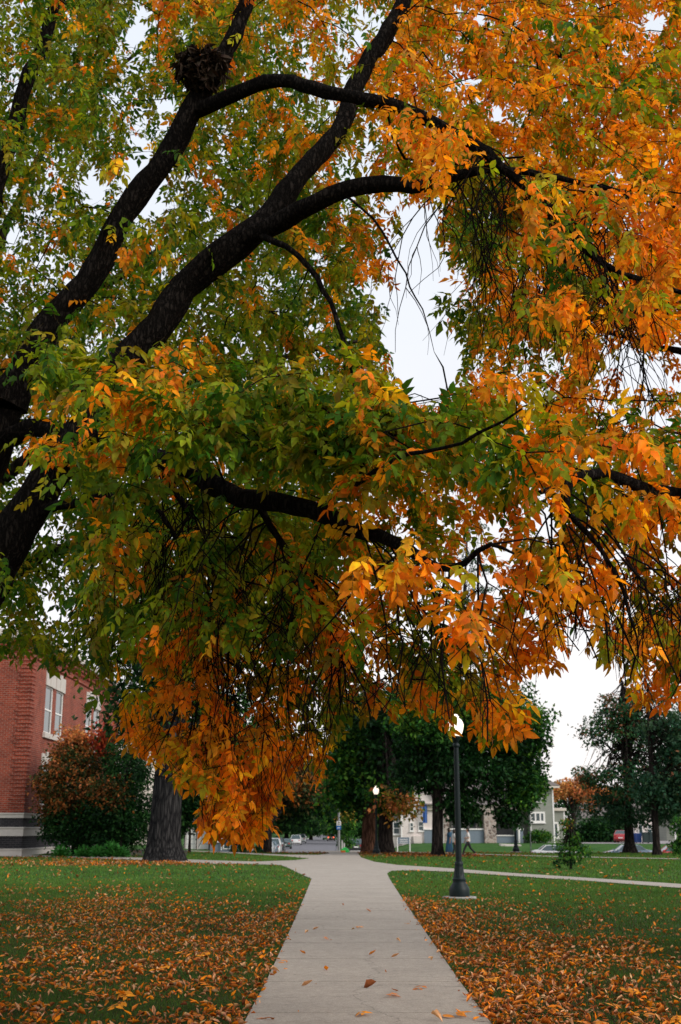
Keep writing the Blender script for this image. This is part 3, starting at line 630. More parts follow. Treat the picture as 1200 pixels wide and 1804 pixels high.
tips = tr.grow(np.concatenate([A1, A1b, An])); fix_twig_start(tr)
nn = len(A1) + len(A1b)
def orange_near(pos, px, py): return np.clip(orange_main(pos, px, py) + np.where(px < 205, 0, .42), 0, .93)
la = cluster_leaves(tr, [x for x in tips if x[1] < nn], T_HI, (5, 8), rng, orange_main, .69)
lb = cluster_leaves(tr, [x for x in tips if x[1] >= nn], T_HI, (4, 6), rng, orange_near, .76)
leaves = (np.concatenate([la[0], lb[0]]), (np.concatenate([la[1][0], lb[1][0] + len(la[0])]), np.concatenate([la[1][1], lb[1][1]])), np.concatenate([la[2], lb[2]]))
# bare hanging shoots
st = []
for _ in range(34):
    i = lAR[int(rng.integers(int(len(lAR) * .48), int(len(lAR) * .9)))]; st.append((tr.P[i], (rng.normal() * .5, rng.normal() * .6 - .2)))
for _ in range(18):
    i = lC[int(rng.integers(int(len(lC) * .5), int(len(lC) * .9)))]; st.append((tr.P[i], (rng.normal() * .5, rng.normal() * .6)))
h1 = hanging(tr, st, 1.5, rng, 6, .0068)
st = []
for _ in range(44): 
    i = lH[int(rng.integers(int(len(lH) * .1), int(len(lH) * .8)))]; st.append((tr.P[i] + np.array([0, -.3, 0]), (rng.normal() * .7, -abs(rng.normal()) * .6)))
for _ in range(26):
    i = lI[int(rng.integers(0, int(len(lI) * .8)))]; st.append((tr.P[i] + np.array([0, -.2, 0]), (rng.normal() * .6, -abs(rng.normal()) * .5)))
for _ in range(16):
    i = lD[int(rng.integers(int(len(lD) * .4), int(len(lD) * .95)))]; st.append((tr.P[i], (rng.normal() * .6, -abs(rng.normal()) * .5)))
h2 = hanging(tr, st, 1.5, rng, 6, .0065)
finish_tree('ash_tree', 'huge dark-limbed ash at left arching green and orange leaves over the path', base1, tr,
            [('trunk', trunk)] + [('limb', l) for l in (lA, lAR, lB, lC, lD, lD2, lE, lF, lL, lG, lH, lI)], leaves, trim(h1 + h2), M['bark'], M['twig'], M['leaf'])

# squirrel nest on the limb
ns = np.array(at(np.array([355.]), np.array([118.]), np.array([9.55]))[0]); rg = np.random.default_rng(9); n = 620
q = rg.normal(size=(n, 3)); q /= np.linalg.norm(q, axis=1, keepdims=True); pos = q * np.array([.20, .14, .17]) * rg.uniform(.35, 1.05, (n, 1))
SL = [(lambda v: (v[0], np.array([i for f in v[1] for i in f]), np.array([len(f) for f in v[1]]), np.zeros(len(v[0]), int)))(leaflet(.10, .05, .3, .6, .5 * k)) for k in (0, 1, 2)]
V, Fc, C = place_templates(SL, pos, frames(q + rg.normal(size=q.shape) * .6 + [0, 0, -.6], rg, 1), rg.uniform(.7, 1.2, n), np.tile([.032, .019, .011], (n, 1)), rg, .3)
nest = thing('squirrel_nest', 'dark ball of dead leaves and twigs wedged in the fork of the upper limb', 'nest', tuple(ns)); mesh_obj('dead_leaves', V, Fc, M['litter'], nest, colors=C)
tw = MB()
for _ in range(60):
    a = rg.normal(size=3); a /= np.linalg.norm(a); b_ = np.cross(a, rg.normal(size=3)); b_ /= np.linalg.norm(b_); p = a * np.array([.17, .12, .14]); tw.tube([p - b_ * .16, p, p + b_ * .16 - [0, 0, .03]], [.003, .005, .002], 3)
tw.build('sticks', M['twig'], nest)

# ---- second autumn tree, trunk out of frame at right
rng = np.random.default_rng(15); tr = Tree(rng); base2 = np.array([8.6, 15.5, 0.0])
trunk = tr.limb([base2, (8.5, 15.5, .6), (8.4, 15.4, 2.2), (8.3, 15.2, 4.0), (8.0, 15.2, 6.5), (7.6, 15.6, 9.0), (7.2, 16, 11)], [.5, .34, .29, .26, .22, .15, .07])
def tn(ids, z): return ids[int(np.argmin(np.abs(np.array([tr.P[i][2] for i in ids]) - z)))]
def cat(p, L): return np.concatenate([[p], pl(L)])
k1 = tn(trunk, 3.6); l1 = tr.limb(cat(tr.P[k1], [(1500, 930, 11.5), (1330, 905, 9.0), (1230, 882, 8.0), (1150, 862, 7.6), (1060, 836, 7.2), (1005, 848, 6.9), (950, 868, 6.7)]), [.11, .08, .06, .048, .042, .034, .026, .014], k1)
k2 = tn(trunk, 5.6); l2 = tr.limb(cat(tr.P[k2], [(1450, 620, 14.5), (1280, 520, 14), (1100, 430, 14), (960, 380, 14.3), (840, 340, 14.6), (720, 330, 15)]), [.12, .10, .085, .065, .05, .035, .02], k2)
k3 = tn(trunk, 7.5); l3 = tr.limb(cat(tr.P[k3], [(1450, 330, 15), (1250, 200, 15), (1050, 120, 15.4), (880, 60, 16), (700, 40, 17)]), [.11, .09, .07, .055, .04, .02], k3)
k4 = tn(trunk, 3.9); l4 = tr.limb(cat(tr.P[k4], [(1520, 760, 15), (1300, 650, 15), (1120, 600, 15), (960, 560, 15), (930, 600, 15)]), [.09, .07, .055, .04, .03, .015], k4)
l5 = tr.limb(pl([(1005, 848, 6.9), (1000, 895, 6.7), (1035, 940, 6.5), (1080, 1000, 6.4), (1108, 1080, 6.3), (1125, 1160, 6.3)]), [.02, .018, .016, .012, .008, .004], l1[int(len(l1) * .93)])
def d_t2(px, py, rg): return np.where(py < 690, rg.uniform(12, 19, len(px)), rg.uniform(7.2, 10.5, len(px)))
C2 = COVER.copy(); C2[:, :6] = 0; C2[9:, :9] = 0; C2[7:, 8] *= .4; C2[1:7, 6] *= .5; C2[6, :] *= .8; C2[0:6, 8:] = 1.0; C2[6:, 8:] *= .72; C2[3:6, 6:8] *= .4
px, py, Yd = sample(1250, (560, 1430), (-200, 1240), d_t2, 33, 1.5, C2); A2 = at(px, py, Yd)
rg = np.random.default_rng(8); q = rg.normal(size=(420, 3)); q /= np.linalg.norm(q, axis=1, keepdims=True); A2b = np.array([9, 16, 8.]) + q * np.array([5, 5.5, 4.5]) * rg.uniform(.5, 1, (420, 1)) ** .5
ppx, ppy = proj(A2b); A2b = A2b[~((ppx > -50) & (ppx < 1260) & (ppy > -50)) & (A2b[:, 2] > 3.4)]
tips = tr.grow(np.concatenate([A2, A2b]), step=.22); fix_twig_start(tr)
def orange_t2(pos, px, py): return np.clip(grid(ORANGE, px, py) * .9 - .13 + (cluster_noise(pos, .9, 7) - .5) * 2.2, 0, 1)
far = [x for x in tips if x[1] >= 0 and tr.P[x[0]][1] > 11]; nr = [x for x in tips if x[1] >= 0 and tr.P[x[0]][1] <= 11]
la = cluster_leaves(tr, nr, T_HI, (4, 7), rng, orange_main, .69); lb = cluster_leaves(tr, far, T_LO, (9, 13), rng, orange_t2, 1.1, .8)
leaves = (np.concatenate([la[0], lb[0]]), (np.concatenate([la[1][0], lb[1][0] + len(la[0])]), np.concatenate([la[1][1], lb[1][1]])), np.concatenate([la[2], lb[2]]))
st = []
for _ in range(26):
    i = l5[int(rng.integers(0, int(len(l5) * .9)))]; st.append((tr.P[i] + rng.normal(size=3) * np.array([.15, .2, .05]), (abs(rng.normal()) * .6, rng.normal() * .4)))
for _ in range(22):
    i = l1[int(rng.integers(int(len(l1) * .55), int(len(l1) * .95)))]; st.append((tr.P[i], (rng.normal() * .6, rng.normal() * .5)))
finish_tree('autumn_tree', 'orange-leaved tree reaching in from the right edge above the lawn', base2, tr, [('trunk', trunk)] + [('limb', l) for l in (l1, l2, l3, l4, l5)], leaves, trim(hanging(tr, st, 1.3, rng, 4, .006)), M['bark'], M['twig'], M['leaf'])

# ---- dense green tree behind at left
rng = np.random.default_rng(25); tr = Tree(rng); base3 = np.array([-9.6, 25.5, 0.0])
trunk = tr.limb([base3, (-9.5, 25.5, .8), (-9.3, 25.4, 3), (-9.1, 25.4, 5), (-8.8, 25.5, 8), (-8.5, 25.5, 12), (-8.2, 25.5, 16)], [.6, .42, .36, .32, .25, .16, .06])
k1 = tn(trunk, 5); l1 = tr.limb(cat(tr.P[k1], [(40, 1000, 25), (200, 940, 24.5), (380, 930, 24), (520, 960, 24)]), [.17, .13, .10, .07, .03], k1)
k2 = tn(trunk, 7.5); l2 = tr.limb(cat(tr.P[k2], [(60, 800, 25), (260, 700, 24.5), (450, 640, 24), (640, 600, 24)]), [.17, .13, .10, .07, .03], k2)
k3 = tn(trunk, 9.5); l3 = tr.limb(cat(tr.P[k3], [(40, 620, 26), (220, 480, 26), (400, 380, 26), (520, 300, 26)]), [.15, .12, .09, .06, .03], k3)
k4 = tn(trunk, 11); l4 = tr.limb(cat(tr.P[k4], [(20, 380, 26), (120, 200, 26), (260, 80, 26)]), [.13, .09, .06, .03], k4)
C3 = COVER.copy(); C3[:, 8:] = 0; C3[:4, 6:] = 0; C3[4:7, :7] = np.maximum(C3[4:7, :7], .75); C3[9:11, :6] = 1.2; C3[11, :] = [1, 1, 1, .6, .3, .2, 0, 0, 0, 0, 0, 0]; C3[12:, :] = 0; C3[5, 6] = .9; C3[6, 6] = 1; C3[7:11, 6:] = 0
def d_t3(px, py, rg): return rg.uniform(19.5, 30, len(px))
px, py, Yd = sample(1150, (-300, 760), (-100, 1240), d_t3, 41, 1.2, C3, 1.0); A3 = at(px, py, Yd); A3 = A3[A3[:, 2] > 3.4]
tips = tr.grow(A3, step=.4); fix_twig_start(tr)
def orange_t3(pos, px, py): return np.clip((cluster_noise(pos, 1.6, 12) - .64) * 2.2, 0, .8) * (py < 700) + .01
leaves = cluster_leaves(tr, tips, T_LO, (13, 19), rng, orange_t3, 1.6, 2.6, 1.0, .85)
finish_tree('shade_tree', 'tall dense green tree behind the ash, near the brick building', base3, tr, [('trunk', trunk)] + [('limb', l) for l in (l1, l2, l3, l4)], leaves, [], M['bark_pine'], M['twig'], M['leaf'])

# ------------------------------------------------------------------ fallen leaves
def flat_temps():
    T = []
    for k in range(10):
        rs = np.random.default_rng(200 + k); v, f = leaflet(.105 * rs.uniform(.8, 1.15), .056 * rs.uniform(.8, 1.25), rs.uniform(-.1, .7), rs.uniform(-.9, .9), rs.uniform(.2, 1.7))
        v[:, 2] -= v[:, 2].min(); T.append((v, np.array([i for q_ in f for i in q_]), np.array([len(q_) for q_ in f]), np.zeros(len(v), int)))
    return T
FT = flat_temps()
FALLC = np.array([(.78, .26, .04), (.64, .18, .025), (.74, .42, .22), (.46, .14, .04), (.90, .27, .010), (.70, .36, .18), (.32, .10, .035)])
def scatter_litter(n, y0, y1, seed, big=1.0):
    rho = lambda Y: np.interp(Y, [7.6, 14, 22, 30, 42], [1.0, .9, .52, .3, .12]) if y1 < 50 else 1.0
    rg = np.random.default_rng(seed); Y = np.sqrt(rg.uniform(y0 ** 2, y1 ** 2, n)); X = rg.uniform(-1, 1, n) * (Y * .33 + 3.0)
    el, er = edge_x(Y); ins = np.minimum(X - el, er - X); spill = np.where((ins > 0) & (Y < 36), .18 * np.exp(-ins / .05) + .0012, 1.0)
    k = (rg.random(n) < litter_density(X, Y) * spill * rho(Y)) & ~(on_path(X, Y) & (Y > 36)); return X[k], Y[k], rg
parts_V, parts_L, parts_T, parts_C = [], [], [], []; off = 0
for (n, y0, y1, sc, seed) in ((560000, 7.6, 42, .9, 1), (150000, 42, 100, 1.35, 3)):
    X, Y, rg = scatter_litter(n, y0, y1, seed); nn = len(X); sc *= .82; d = np.stack([rg.normal(size=nn), rg.normal(size=nn), rg.normal(size=nn) * .35], 1)
    pos = np.stack([X, Y, zt(X, Y) + .012 + rg.random(nn) * .03], 1)
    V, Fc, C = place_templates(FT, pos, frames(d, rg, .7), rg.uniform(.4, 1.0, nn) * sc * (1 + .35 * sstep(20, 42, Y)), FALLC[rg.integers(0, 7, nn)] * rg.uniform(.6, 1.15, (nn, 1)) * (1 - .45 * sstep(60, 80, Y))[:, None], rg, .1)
    parts_V.append(V); parts_L.append(Fc[0] + off); parts_T.append(Fc[1]); parts_C.append(C); off += len(V)
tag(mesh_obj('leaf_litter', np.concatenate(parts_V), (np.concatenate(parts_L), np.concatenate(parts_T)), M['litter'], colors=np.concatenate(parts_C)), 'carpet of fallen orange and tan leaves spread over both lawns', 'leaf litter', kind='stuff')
# the ones one can pick out: whole bright leaves
def whole_leaf(seed, col):
    V, lv, lt, lid = compound(False, 300 + seed, .15); V = V.copy(); V[:, 2] *= .35; V[:, 2] -= V[:, 2].min(); V[:, 1] -= .12
    rs = np.random.default_rng(seed); c = np.tile(col, (len(V), 1)) * (1 + rs.normal(size=(lid.max() + 2, 1))[lid] * .1)
    return V, (lv, lt), c
def single_leaf(k, col):
    v, lv, lt, _ = FT[k % len(FT)]; return v - [0, .05, 0], (lv, lt), np.tile(col, (len(v), 1))
protos = []
for k in range(8):
    V, Fc, C = single_leaf(k, FALLC[k % 7] * 1.05); protos.append(('s', V, Fc, C))
for k in range(4):
    V, Fc, C = whole_leaf(k, [(.72, .20, .012), (.62, .22, .03), (.75, .27, .02), (.55, .17, .03)][k]); protos.append(('w', V, Fc, C))
meshes = []
for kind, V, Fc, C in protos:
    o = mesh_obj('fallen_leaf', V, Fc, M['litter'], colors=C); meshes.append((kind, o.data)); bpy.data.objects.remove(o)
def put_leaf(x, y, z, k, label, group, s=1.0, seed=0):
    rs = random.Random(seed); o = bpy.data.objects.new('fallen_leaf', meshes[k][1]); COL.objects.link(o); o.location = (x, y, z); o.rotation_euler = (rs.uniform(-.2, .2), rs.uniform(-.2, .2), rs.uniform(0, 6.28)); o.scale = (s, s, s)
    return tag(o, label, 'fallen leaf', group)
PL = [(540, 1645, 2, 'tan fallen leaf near the left edge of the path, halfway along', 1.1), (555, 1638, 5, 'pale small fallen leaf just inside the left half of the path', .9), (577, 1656, 8, 'wide tan and orange compound leaf lying left of the path centre', .8), (534, 1681, 0, 'small orange leaf on the path near its left edge', 1), (502, 1695, 9, 'orange leaf cluster touching the left edge of the path', .75),
      (485, 1713, 2, 'pale curled leaf on the left edge of the path by the leaf carpet', 1.2), (575, 1709, 4, 'single bright orange leaf alone left of the path centre', 1), (539, 1738, 5, 'pale tan curled leaf on the left side above the lower joint', 1.2), (474, 1796, 11, 'brown leaf at the lower left corner of the path', .8),
      (650, 1606, 3, 'dark orange leaf at the far middle of the path', 1.2), (630, 1634, 10, 'flat orange leaf right of the path centre in the middle distance', .8), (715, 1628, 9, 'orange leaf near the right edge in the middle distance', .75), (656, 1682, 0, 'small orange brown leaf at the centre of the path', 1.1), (695, 1687, 5, 'pale brown leaf right of the centre of the path', 1.0), (702, 1659, 2, 'tiny pale leaf on the right half of the path', .9),
      (651, 1740, 6, 'dark brown curled leaf at the centre of the path above the lower joint', 1.3), (742, 1741, 11, 'wide tan cluster leaf on the right side above the lower joint', .9), (690, 1757, 8, 'large vivid orange leaf on the lower joint of the path', 1.05), (697, 1747, 3, 'small brown orange leaf just behind the vivid orange one', .8), (637, 1787, 10, 'flat tan orange leaf at the lower centre of the path', .9), (790, 1792, 9, 'orange and tan leaf clump at the lower right of the path', 1.2), (770, 1798, 2, 'tan curled leaf beside the clump at the lower right', 1.4), (605, 1596, 1, 'small far orange leaf left of the path centre', 1.1), (827, 1763, 0, 'orange leaf on the right edge of the path near the bottom', 1.1), (812, 1790, 4, 'bright orange single leaf right of the lower right clump', 1.1)]
for i, (px_, py_, k, lab, s) in enumerate(PL):
    g = gnd(np.array([px_ * 1.]), np.array([py_ * 1.]), .024)[0]; put_leaf(g[0], g[1], .024, k, lab, 'fallen leaves on the path', s, i)
cnt = 0; rg = np.random.default_rng(77)
GX_ = []
while cnt < 268:
    Y = 8.9 + 9 * rg.random() ** 1.3; X = rg.uniform(-1, 1) * (Y * .285)
    if on_path(np.array([X]), np.array([Y]))[0] or abs(X - .2) < 1.04 or rg.random() > .25 + litter_density(np.array([X]), np.array([Y]))[0]: continue
    put_leaf(X, Y, .035 + .02 * rg.random(), int(rg.choice([0, 1, 2, 4, 4, 5, 7, 8, 9, 10, 11])), 'curled orange fallen leaf on the grass to the ' + ('left' if X < 0 else 'right') + ' of the path', 'fallen leaves on the grass', rg.uniform(.8, 1.15), 1000 + cnt); cnt += 1

# ------------------------------------------------------------------ grass
def blades(n, y0, y1, h, w, seed):
    rg = np.random.default_rng(seed); Y = np.sqrt(rg.uniform(y0 ** 2, y1 ** 2, n)); X = rg.uniform(-1, 1, n) * (Y * .32 + 2.6)
    k = ~on_path(X, Y) & ~((X > edge_x(Y)[0] - .0) & (X < edge_x(Y)[1] + .0) & (Y < 36)); ld = litter_density(X, Y); k &= rg.random(n) > ld * .35
    X, Y, ld = X[k], Y[k], ld[k]; n = len(X); a = rg.uniform(0, 6.283, n); ln = rg.uniform(.5, 1.25, n) * h * (.75 + .5 * vnoise(X, Y, .8, 2)); tilt = rg.uniform(.1, .9, n) * ln
    c, s_ = np.cos(a), np.sin(a); b_ = rg.uniform(0, 6.283, n)
    z0 = zt(X, Y); V = np.empty((n, 3, 3)); ww = w * rg.uniform(.7, 1.3, n)
    V[:, 0] = np.stack([X - c * ww, Y - s_ * ww, z0], 1); V[:, 1] = np.stack([X + c * ww, Y + s_ * ww, z0], 1); V[:, 2] = np.stack([X + np.cos(b_) * tilt, Y + np.sin(b_) * tilt, z0 + np.sqrt(np.maximum(ln ** 2 - tilt ** 2 * .8, 1e-5))], 1)
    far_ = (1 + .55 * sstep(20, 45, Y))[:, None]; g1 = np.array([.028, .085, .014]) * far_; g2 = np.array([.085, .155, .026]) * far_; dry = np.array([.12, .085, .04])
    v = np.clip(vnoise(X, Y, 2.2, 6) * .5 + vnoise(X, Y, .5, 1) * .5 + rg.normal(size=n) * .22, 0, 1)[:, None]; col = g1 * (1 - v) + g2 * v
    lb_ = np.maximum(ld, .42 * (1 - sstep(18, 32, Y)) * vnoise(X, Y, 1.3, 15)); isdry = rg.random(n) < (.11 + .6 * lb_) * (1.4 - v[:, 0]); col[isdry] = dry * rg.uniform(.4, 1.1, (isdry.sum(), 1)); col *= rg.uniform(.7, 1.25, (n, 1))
    return V.reshape(-1, 3), np.repeat(col, 3, 0)
gp = [blades(420000, 7.5, 20, .05, .0035, 1), blades(290000, 20, 42, .06, .0075, 2), blades(170000, 42, 89, .075, .018, 3)]
V = np.concatenate([g[0] for g in gp]); C = np.concatenate([g[1] for g in gp])
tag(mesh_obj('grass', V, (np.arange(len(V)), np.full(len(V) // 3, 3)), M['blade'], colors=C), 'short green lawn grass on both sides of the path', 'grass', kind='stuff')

# ------------------------------------------------------------------ background trees
RH = [(leaflet_low(1.0, .62, d)[0] - [0, .5, 0], np.array([0, 1, 2, 3]), np.array([4]), np.zeros(4, int)) for d in (.1, .35, .6)]
STARV = np.concatenate([(leaflet_low(.62, .34, .3)[0]) @ rotm((0, 0, 1), a).T for a in (-1.0, 0, 1.0)])
RH.append((STARV, np.arange(12), np.array([4, 4, 4]), np.zeros(12, int)))
PAL = {'green': np.array([(.026, .105, .018), (.045, .15, .02), (.10, .22, .025), (.014, .06, .014)]),
       'deep': np.array([(.008, .038, .010), (.014, .058, .013), (.026, .08, .016), (.006, .024, .008)]),
       'oak': np.array([(.026, .10, .042), (.042, .13, .052), (.075, .16, .055), (.24, .10, .05), (.016, .06, .028)]),
       'pine': np.array([(.020, .065, .034), (.030, .085, .045), (.05, .10, .05)]),
       'rust': np.array([(.20, .075, .025), (.08, .075, .02), (.035, .06, .018), (.34, .11, .025), (.025, .04, .015)]),
       'red': np.array([(.35, .03, .018), (.22, .03, .015), (.45, .08, .02)]),
       'orange': np.array([(.62, .20, .06), (.50, .16, .06), (.65, .3, .09), (.20, .13, .05)]),
       'yellow': np.array([(.30, .24, .03), (.12, .16, .025), (.45, .2, .03)])}
def bg_tree(name, label, base, trunk_pts, blobs, leaf=.3, group=None, bark='bark_pine', cat='tree', seed=0, limbs=14, clump=.8, flat=1.0, sides=12, roots=False):
    """blobs: (centre, radii, n_clumps, leaves_per_clump, palette)"""
    rg = np.random.default_rng(seed + 400); base = np.array(base, float); root = thing(name, label, cat, tuple(base), group=group)
    tp = [(np.array(p), r) for p, r in trunk_pts]
    if tp:
        # ridged trunk
        P = np.array([p for p, r in tp]); rr = np.array([r for p, r in tp]); t_ = np.linspace(0, len(tp) - 1, 18); P2 = np.stack([np.interp(t_, range(len(tp)), P[:, k]) for k in range(3)], 1); r2 = np.interp(t_, range(len(tp)), rr)
        n = 56 if roots else sides; a = np.arange(n) * 2 * math.pi / n; X = []
        for i in range(18):
            lowz = max(0, 1 - (P2[i, 2] - P2[0, 2]) / 1.2)
            m_ = 1 + (.035 * np.sin(13 * a + .4 * i) + .03 * np.sin(21 * a - .3 * i) if roots else .03 * np.sin(5 * a)) + .22 * lowz ** 2 * (.6 + .4 * np.sin(5 * a + seed))
            X.append(np.stack([P2[i, 0] + r2[i] * m_ * np.cos(a), P2[i, 1] + r2[i] * m_ * np.sin(a), np.full(n, P2[i, 2])], 1))
        Fc = [(i * n + k, i * n + (k + 1) % n, (i + 1) * n + (k + 1) % n, (i + 1) * n + k) for i in range(17) for k in range(n)]
        mesh_obj('trunk', np.concatenate(X), Fc, M[bark], root, smooth=True)
    bm_ = MB(); pos, col, dirs = [], [], []
    for c, rad, nc, nl, pal in blobs:
        c = np.array(c); rad = np.array(rad); q = rg.normal(size=(nc, 3)); q /= np.linalg.norm(q, axis=1, keepdims=True)
        cc = c + q * rad * (rg.uniform(.12, 1, (nc, 1)) ** .5)
        cc[:, 2] += rg.normal(size=nc) * .1
        if tp and limbs:
            for k in rg.choice(nc, min(nc, limbs), replace=False):
                z0 = np.interp(rg.random() ** .7, [0, 1], [P[-1][2] * .35 + P[0][2], P[-1][2]]); s0 = np.array([np.interp(z0, P[:, 2], P[:, 0]), np.interp(z0, P[:, 2], P[:, 1]), z0]); e = cc[k]
                mid = (s0 + e) / 2 + np.array([0, 0, .12 * np.linalg.norm(e - s0)]); r0 = max(.03, np.interp(z0, P[:, 2], rr) * .4); bm_.tube([s0, mid, e], [r0, r0 * .55, r0 * .15], 5, cap=False)
        pals = PAL[pal]; tone = rg.integers(0, len(pals), nc)
        for k in range(nc):
            m_ = int(nl * 1.5 * rg.uniform(.6, 1.4)); d = np.clip(rg.normal(size=(m_, 3)), -1.7, 1.7); sz = clump * rg.uniform(.6, 1.3); d2 = d * sz * np.array([.5, .5, .5 * flat * .75]); pos.append(cc[k] + d2)
            ti = np.where(rg.random(m_) < .55, tone[k], rg.integers(0, len(pals), m_)); col.append(pals[ti] * rg.uniform(.7, 1.3, (m_, 1))); dirs.append(d * .6 + rg.normal(size=(m_, 3)) * .7 + [0, 0, -.25])
    if bm_.v: bm_.build('limbs', M[bark], root)
    pos = np.concatenate(pos); col = np.concatenate(col); dirs = np.concatenate(dirs); k = pos[:, 2] + base[2] > .05 + base[2]; pos, col, dirs = pos[k], col[k], dirs[k]
    V, Fc, C = place_templates(RH, pos, frames(dirs, rg, .8), rg.uniform(.6, 1.3, len(pos)) * leaf, col, rg, .1)
    mesh_obj('crown', V, Fc, M['leaf_far'], root, colors=C)
    return root
def loc(px, Y, z=None):
    x = xof(px, Y); return (x, Y, float(zt(x, Y)) if z is None else z)
def bl(base, px, py, Y, rx_px, rz_px, n, nl, pal, ry=None):
    p = at(np.array([px * 1.]), np.array([py * 1.]), np.array([Y * 1.]))[0] - np.array(base); s = Y / F
    return (p, (rx_px * s, (ry if ry else rx_px * s * .8), rz_px * s), n, nl, pal)

b = loc(290, 66.5); bg_tree('oak_tree', 'big grey ridged trunk on the lawn beside the brick building', b, [((0, 0, -.1), 1.08), ((0.0, 0, .9), .86), ((0.05, 0, 2.5), .78), ((.15, 0, 5), .72), ((.1, 0, 8), .55), ((0, 0, 12), .3)],
     [bl(b, 330, 1180, 68, 120, 120, 90, 40, 'deep'), bl(b, 250, 1250, 68, 90, 60, 55, 34, 'deep'), bl(b, 380, 1290, 69, 80, 55, 40, 34, 'green')], .34, bark='bark_far', seed=1, clump=1.5, roots=True)
# clump of dark shrubs before the brick building
b = loc(130, 79.0); bg_tree('burning_bush', 'tall dark shrub with rust and orange leaves against the brick wall', b, [((0, 0, 0), .14), ((.1, 0, 1.5), .09), ((.1, 0, 4), .04)],
     [bl(b, 125, 1380, 78.5, 56, 58, 110, 75, 'rust'), bl(b, 145, 1325, 79.5, 40, 30, 26, 60, 'rust'), bl(b, 100, 1425, 78.5, 30, 35, 22, 60, 'rust'), bl(b, 135, 1455, 78.5, 62, 46, 100, 65, 'deep'), bl(b, 78, 1385, 79.0, 16, 14, 9, 30, 'orange'), bl(b, 140, 1305, 79.5, 40, 16, 26, 34, 'orange'), bl(b, 160, 1395, 77.5, 24, 24, 14, 30, 'orange'), bl(b, 100, 1350, 78.0, 20, 16, 9, 26, 'orange')], .20, cat='shrub', seed=2, limbs=5, clump=.75)
b = loc(180, 81.0); bg_tree('red_shrub', 'shrub with bright red leaf tips beside the second pair of windows', b, [((0, 0, 0), .10), ((0, 0, 3), .06), ((.0, 0, 6), .03)],
     [bl(b, 180, 1305, 79.0, 20, 24, 30, 50, 'red'), bl(b, 185, 1350, 81.5, 30, 34, 25, 50, 'deep')], .18, cat='shrub', seed=3, limbs=4, clump=.6)
b = loc(212, 76.5); bg_tree('dark_shrub', 'rounded dark green shrub with brown patches left of the ridged trunk', b, [((0, 0, 0), .12), ((.1, 0, 2), .07), ((.1, 0, 5), .03)],
     [bl(b, 215, 1365, 78.0, 52, 58, 95, 52, 'deep'), bl(b, 212, 1440, 77.5, 60, 62, 140, 52, 'deep'), bl(b, 200, 1400, 76.5, 28, 28, 18, 50, 'rust')], .20, cat='shrub', seed=4, limbs=5, clump=.8)
b = loc(335, 92); bg_tree('dark_shrub', 'dark green shrub partly hidden right of the ridged trunk', b, [((0, 0, 0), .12), ((0, 0, 3), .05)],
     [bl(b, 338, 1390, 92, 35, 50, 50, 60, 'deep'), bl(b, 325, 1450, 92, 12, 34, 16, 40, 'deep')], .28, cat='shrub', seed=5, limbs=4, clump=1.0)
# green perennials in the bed
fern = {}
rgp = np.random.default_rng(31)
FP = [(108, 1511, 'small leafy plant at the left end of the flower bed'), (148, 1511, 'bright green leafy plant in the bed, left of three in front'), (172, 1511, 'bright green leafy plant in the middle of the flower bed'), (196, 1511, 'tallest bright green plant in the flower bed near the trunk'), (212, 1511, 'low green plant at the right end of the flower bed')]
for i, (px_, py_, lab) in enumerate(FP):
    g = gnd(np.array([px_ * 1.]), np.array([py_ * 1.]))[0]; n = 260; q = rgp.normal(size=(n, 3)); q[:, 2] = abs(q[:, 2]); q /= np.linalg.norm(q, axis=1, keepdims=True); pos = q * np.array([.62, .4, .62 if i != 3 else .9]) * rgp.uniform(.2, 1, (n, 1)) + [0, 0, .05]
    V, Fc, C = place_templates(RH[:3], pos, frames(q + [0, 0, .2], rgp, .6), rgp.uniform(.7, 1.3, n) * .24, np.tile([.05, .20, .04], (n, 1)) * rgp.uniform(.6, 1.4, (n, 1)), rgp, .1)
    p_ = thing('leafy_plant', lab, 'plant', (g[0], g[1], .04), group='green plants in the flower bed'); mesh_obj('foliage', V, Fc, M['leaf_far'], p_, colors=C)

# street-side trees left of centre
b = loc(472, 101); bg_tree('street_tree', 'dark slim-trunked tree beside the parked cars left of the road', b, [((0, 0, -.3), .42), ((0, 0, 1), .36), ((0, 0, 4), .3), ((.2, 0, 8), .2)],
     [bl(b, 480, 1385, 104, 85, 40, 75, 60, 'rust'), bl(b, 520, 1420, 108, 60, 26, 45, 60, 'deep'), bl(b, 440, 1330, 104, 90, 50, 60, 60, 'deep'), bl(b, 560, 1375, 106, 35, 22, 22, 50, 'rust')], .36, seed=6, clump=1.5)
for i, (px_, Y, pcs, lab, h_) in enumerate([(548, 330, 'deep', 'dark far tree left of the road end', 0), (505, 260, 'deep', 'dark tree behind the row of parked cars', 0), (430, 240, 'deep', 'dark far tree behind the street sign', 0), (612, 300, 'green', 'green far tree at the right of the road end', 0), (575, 520, 'green', 'tree closing the view at the end of the road', 0), (640, 240, 'deep', 'dark far tree behind the pair of trunks', 0)]):
    b = loc(px_, Y); s = Y / F; r = 62
    bg_tree('street_tree', lab, b, [((0, 0, -.2), .5), ((0, 0, 3), .4), ((0, 0, 10), .2)], [bl(b, px_, 1400, Y, r, 50, 100, 46, pcs), bl(b, px_ - 5, 1446, Y, r * .8 if px_ != 575 else 30, 16 if px_ not in (548, 575) else 12, 40, 40, pcs)], 6.5 * s, group='trees along the street', seed=10 + i, clump=26 * s, limbs=6)
b = loc(583, 150); bg_tree('street_tree', 'light green young tree right of the tall sign pole', loc(611, 125), [((0, 0, 0), .09), ((0, 0, 3), .05)], [((0, 0, 2.6), (1.0, .9, 1.7), 30, 34, 'green'), ((0, 0, 4.2), (.8, .8, .8), 10, 24, 'yellow')], .24, seed=30, clump=.6, limbs=5)
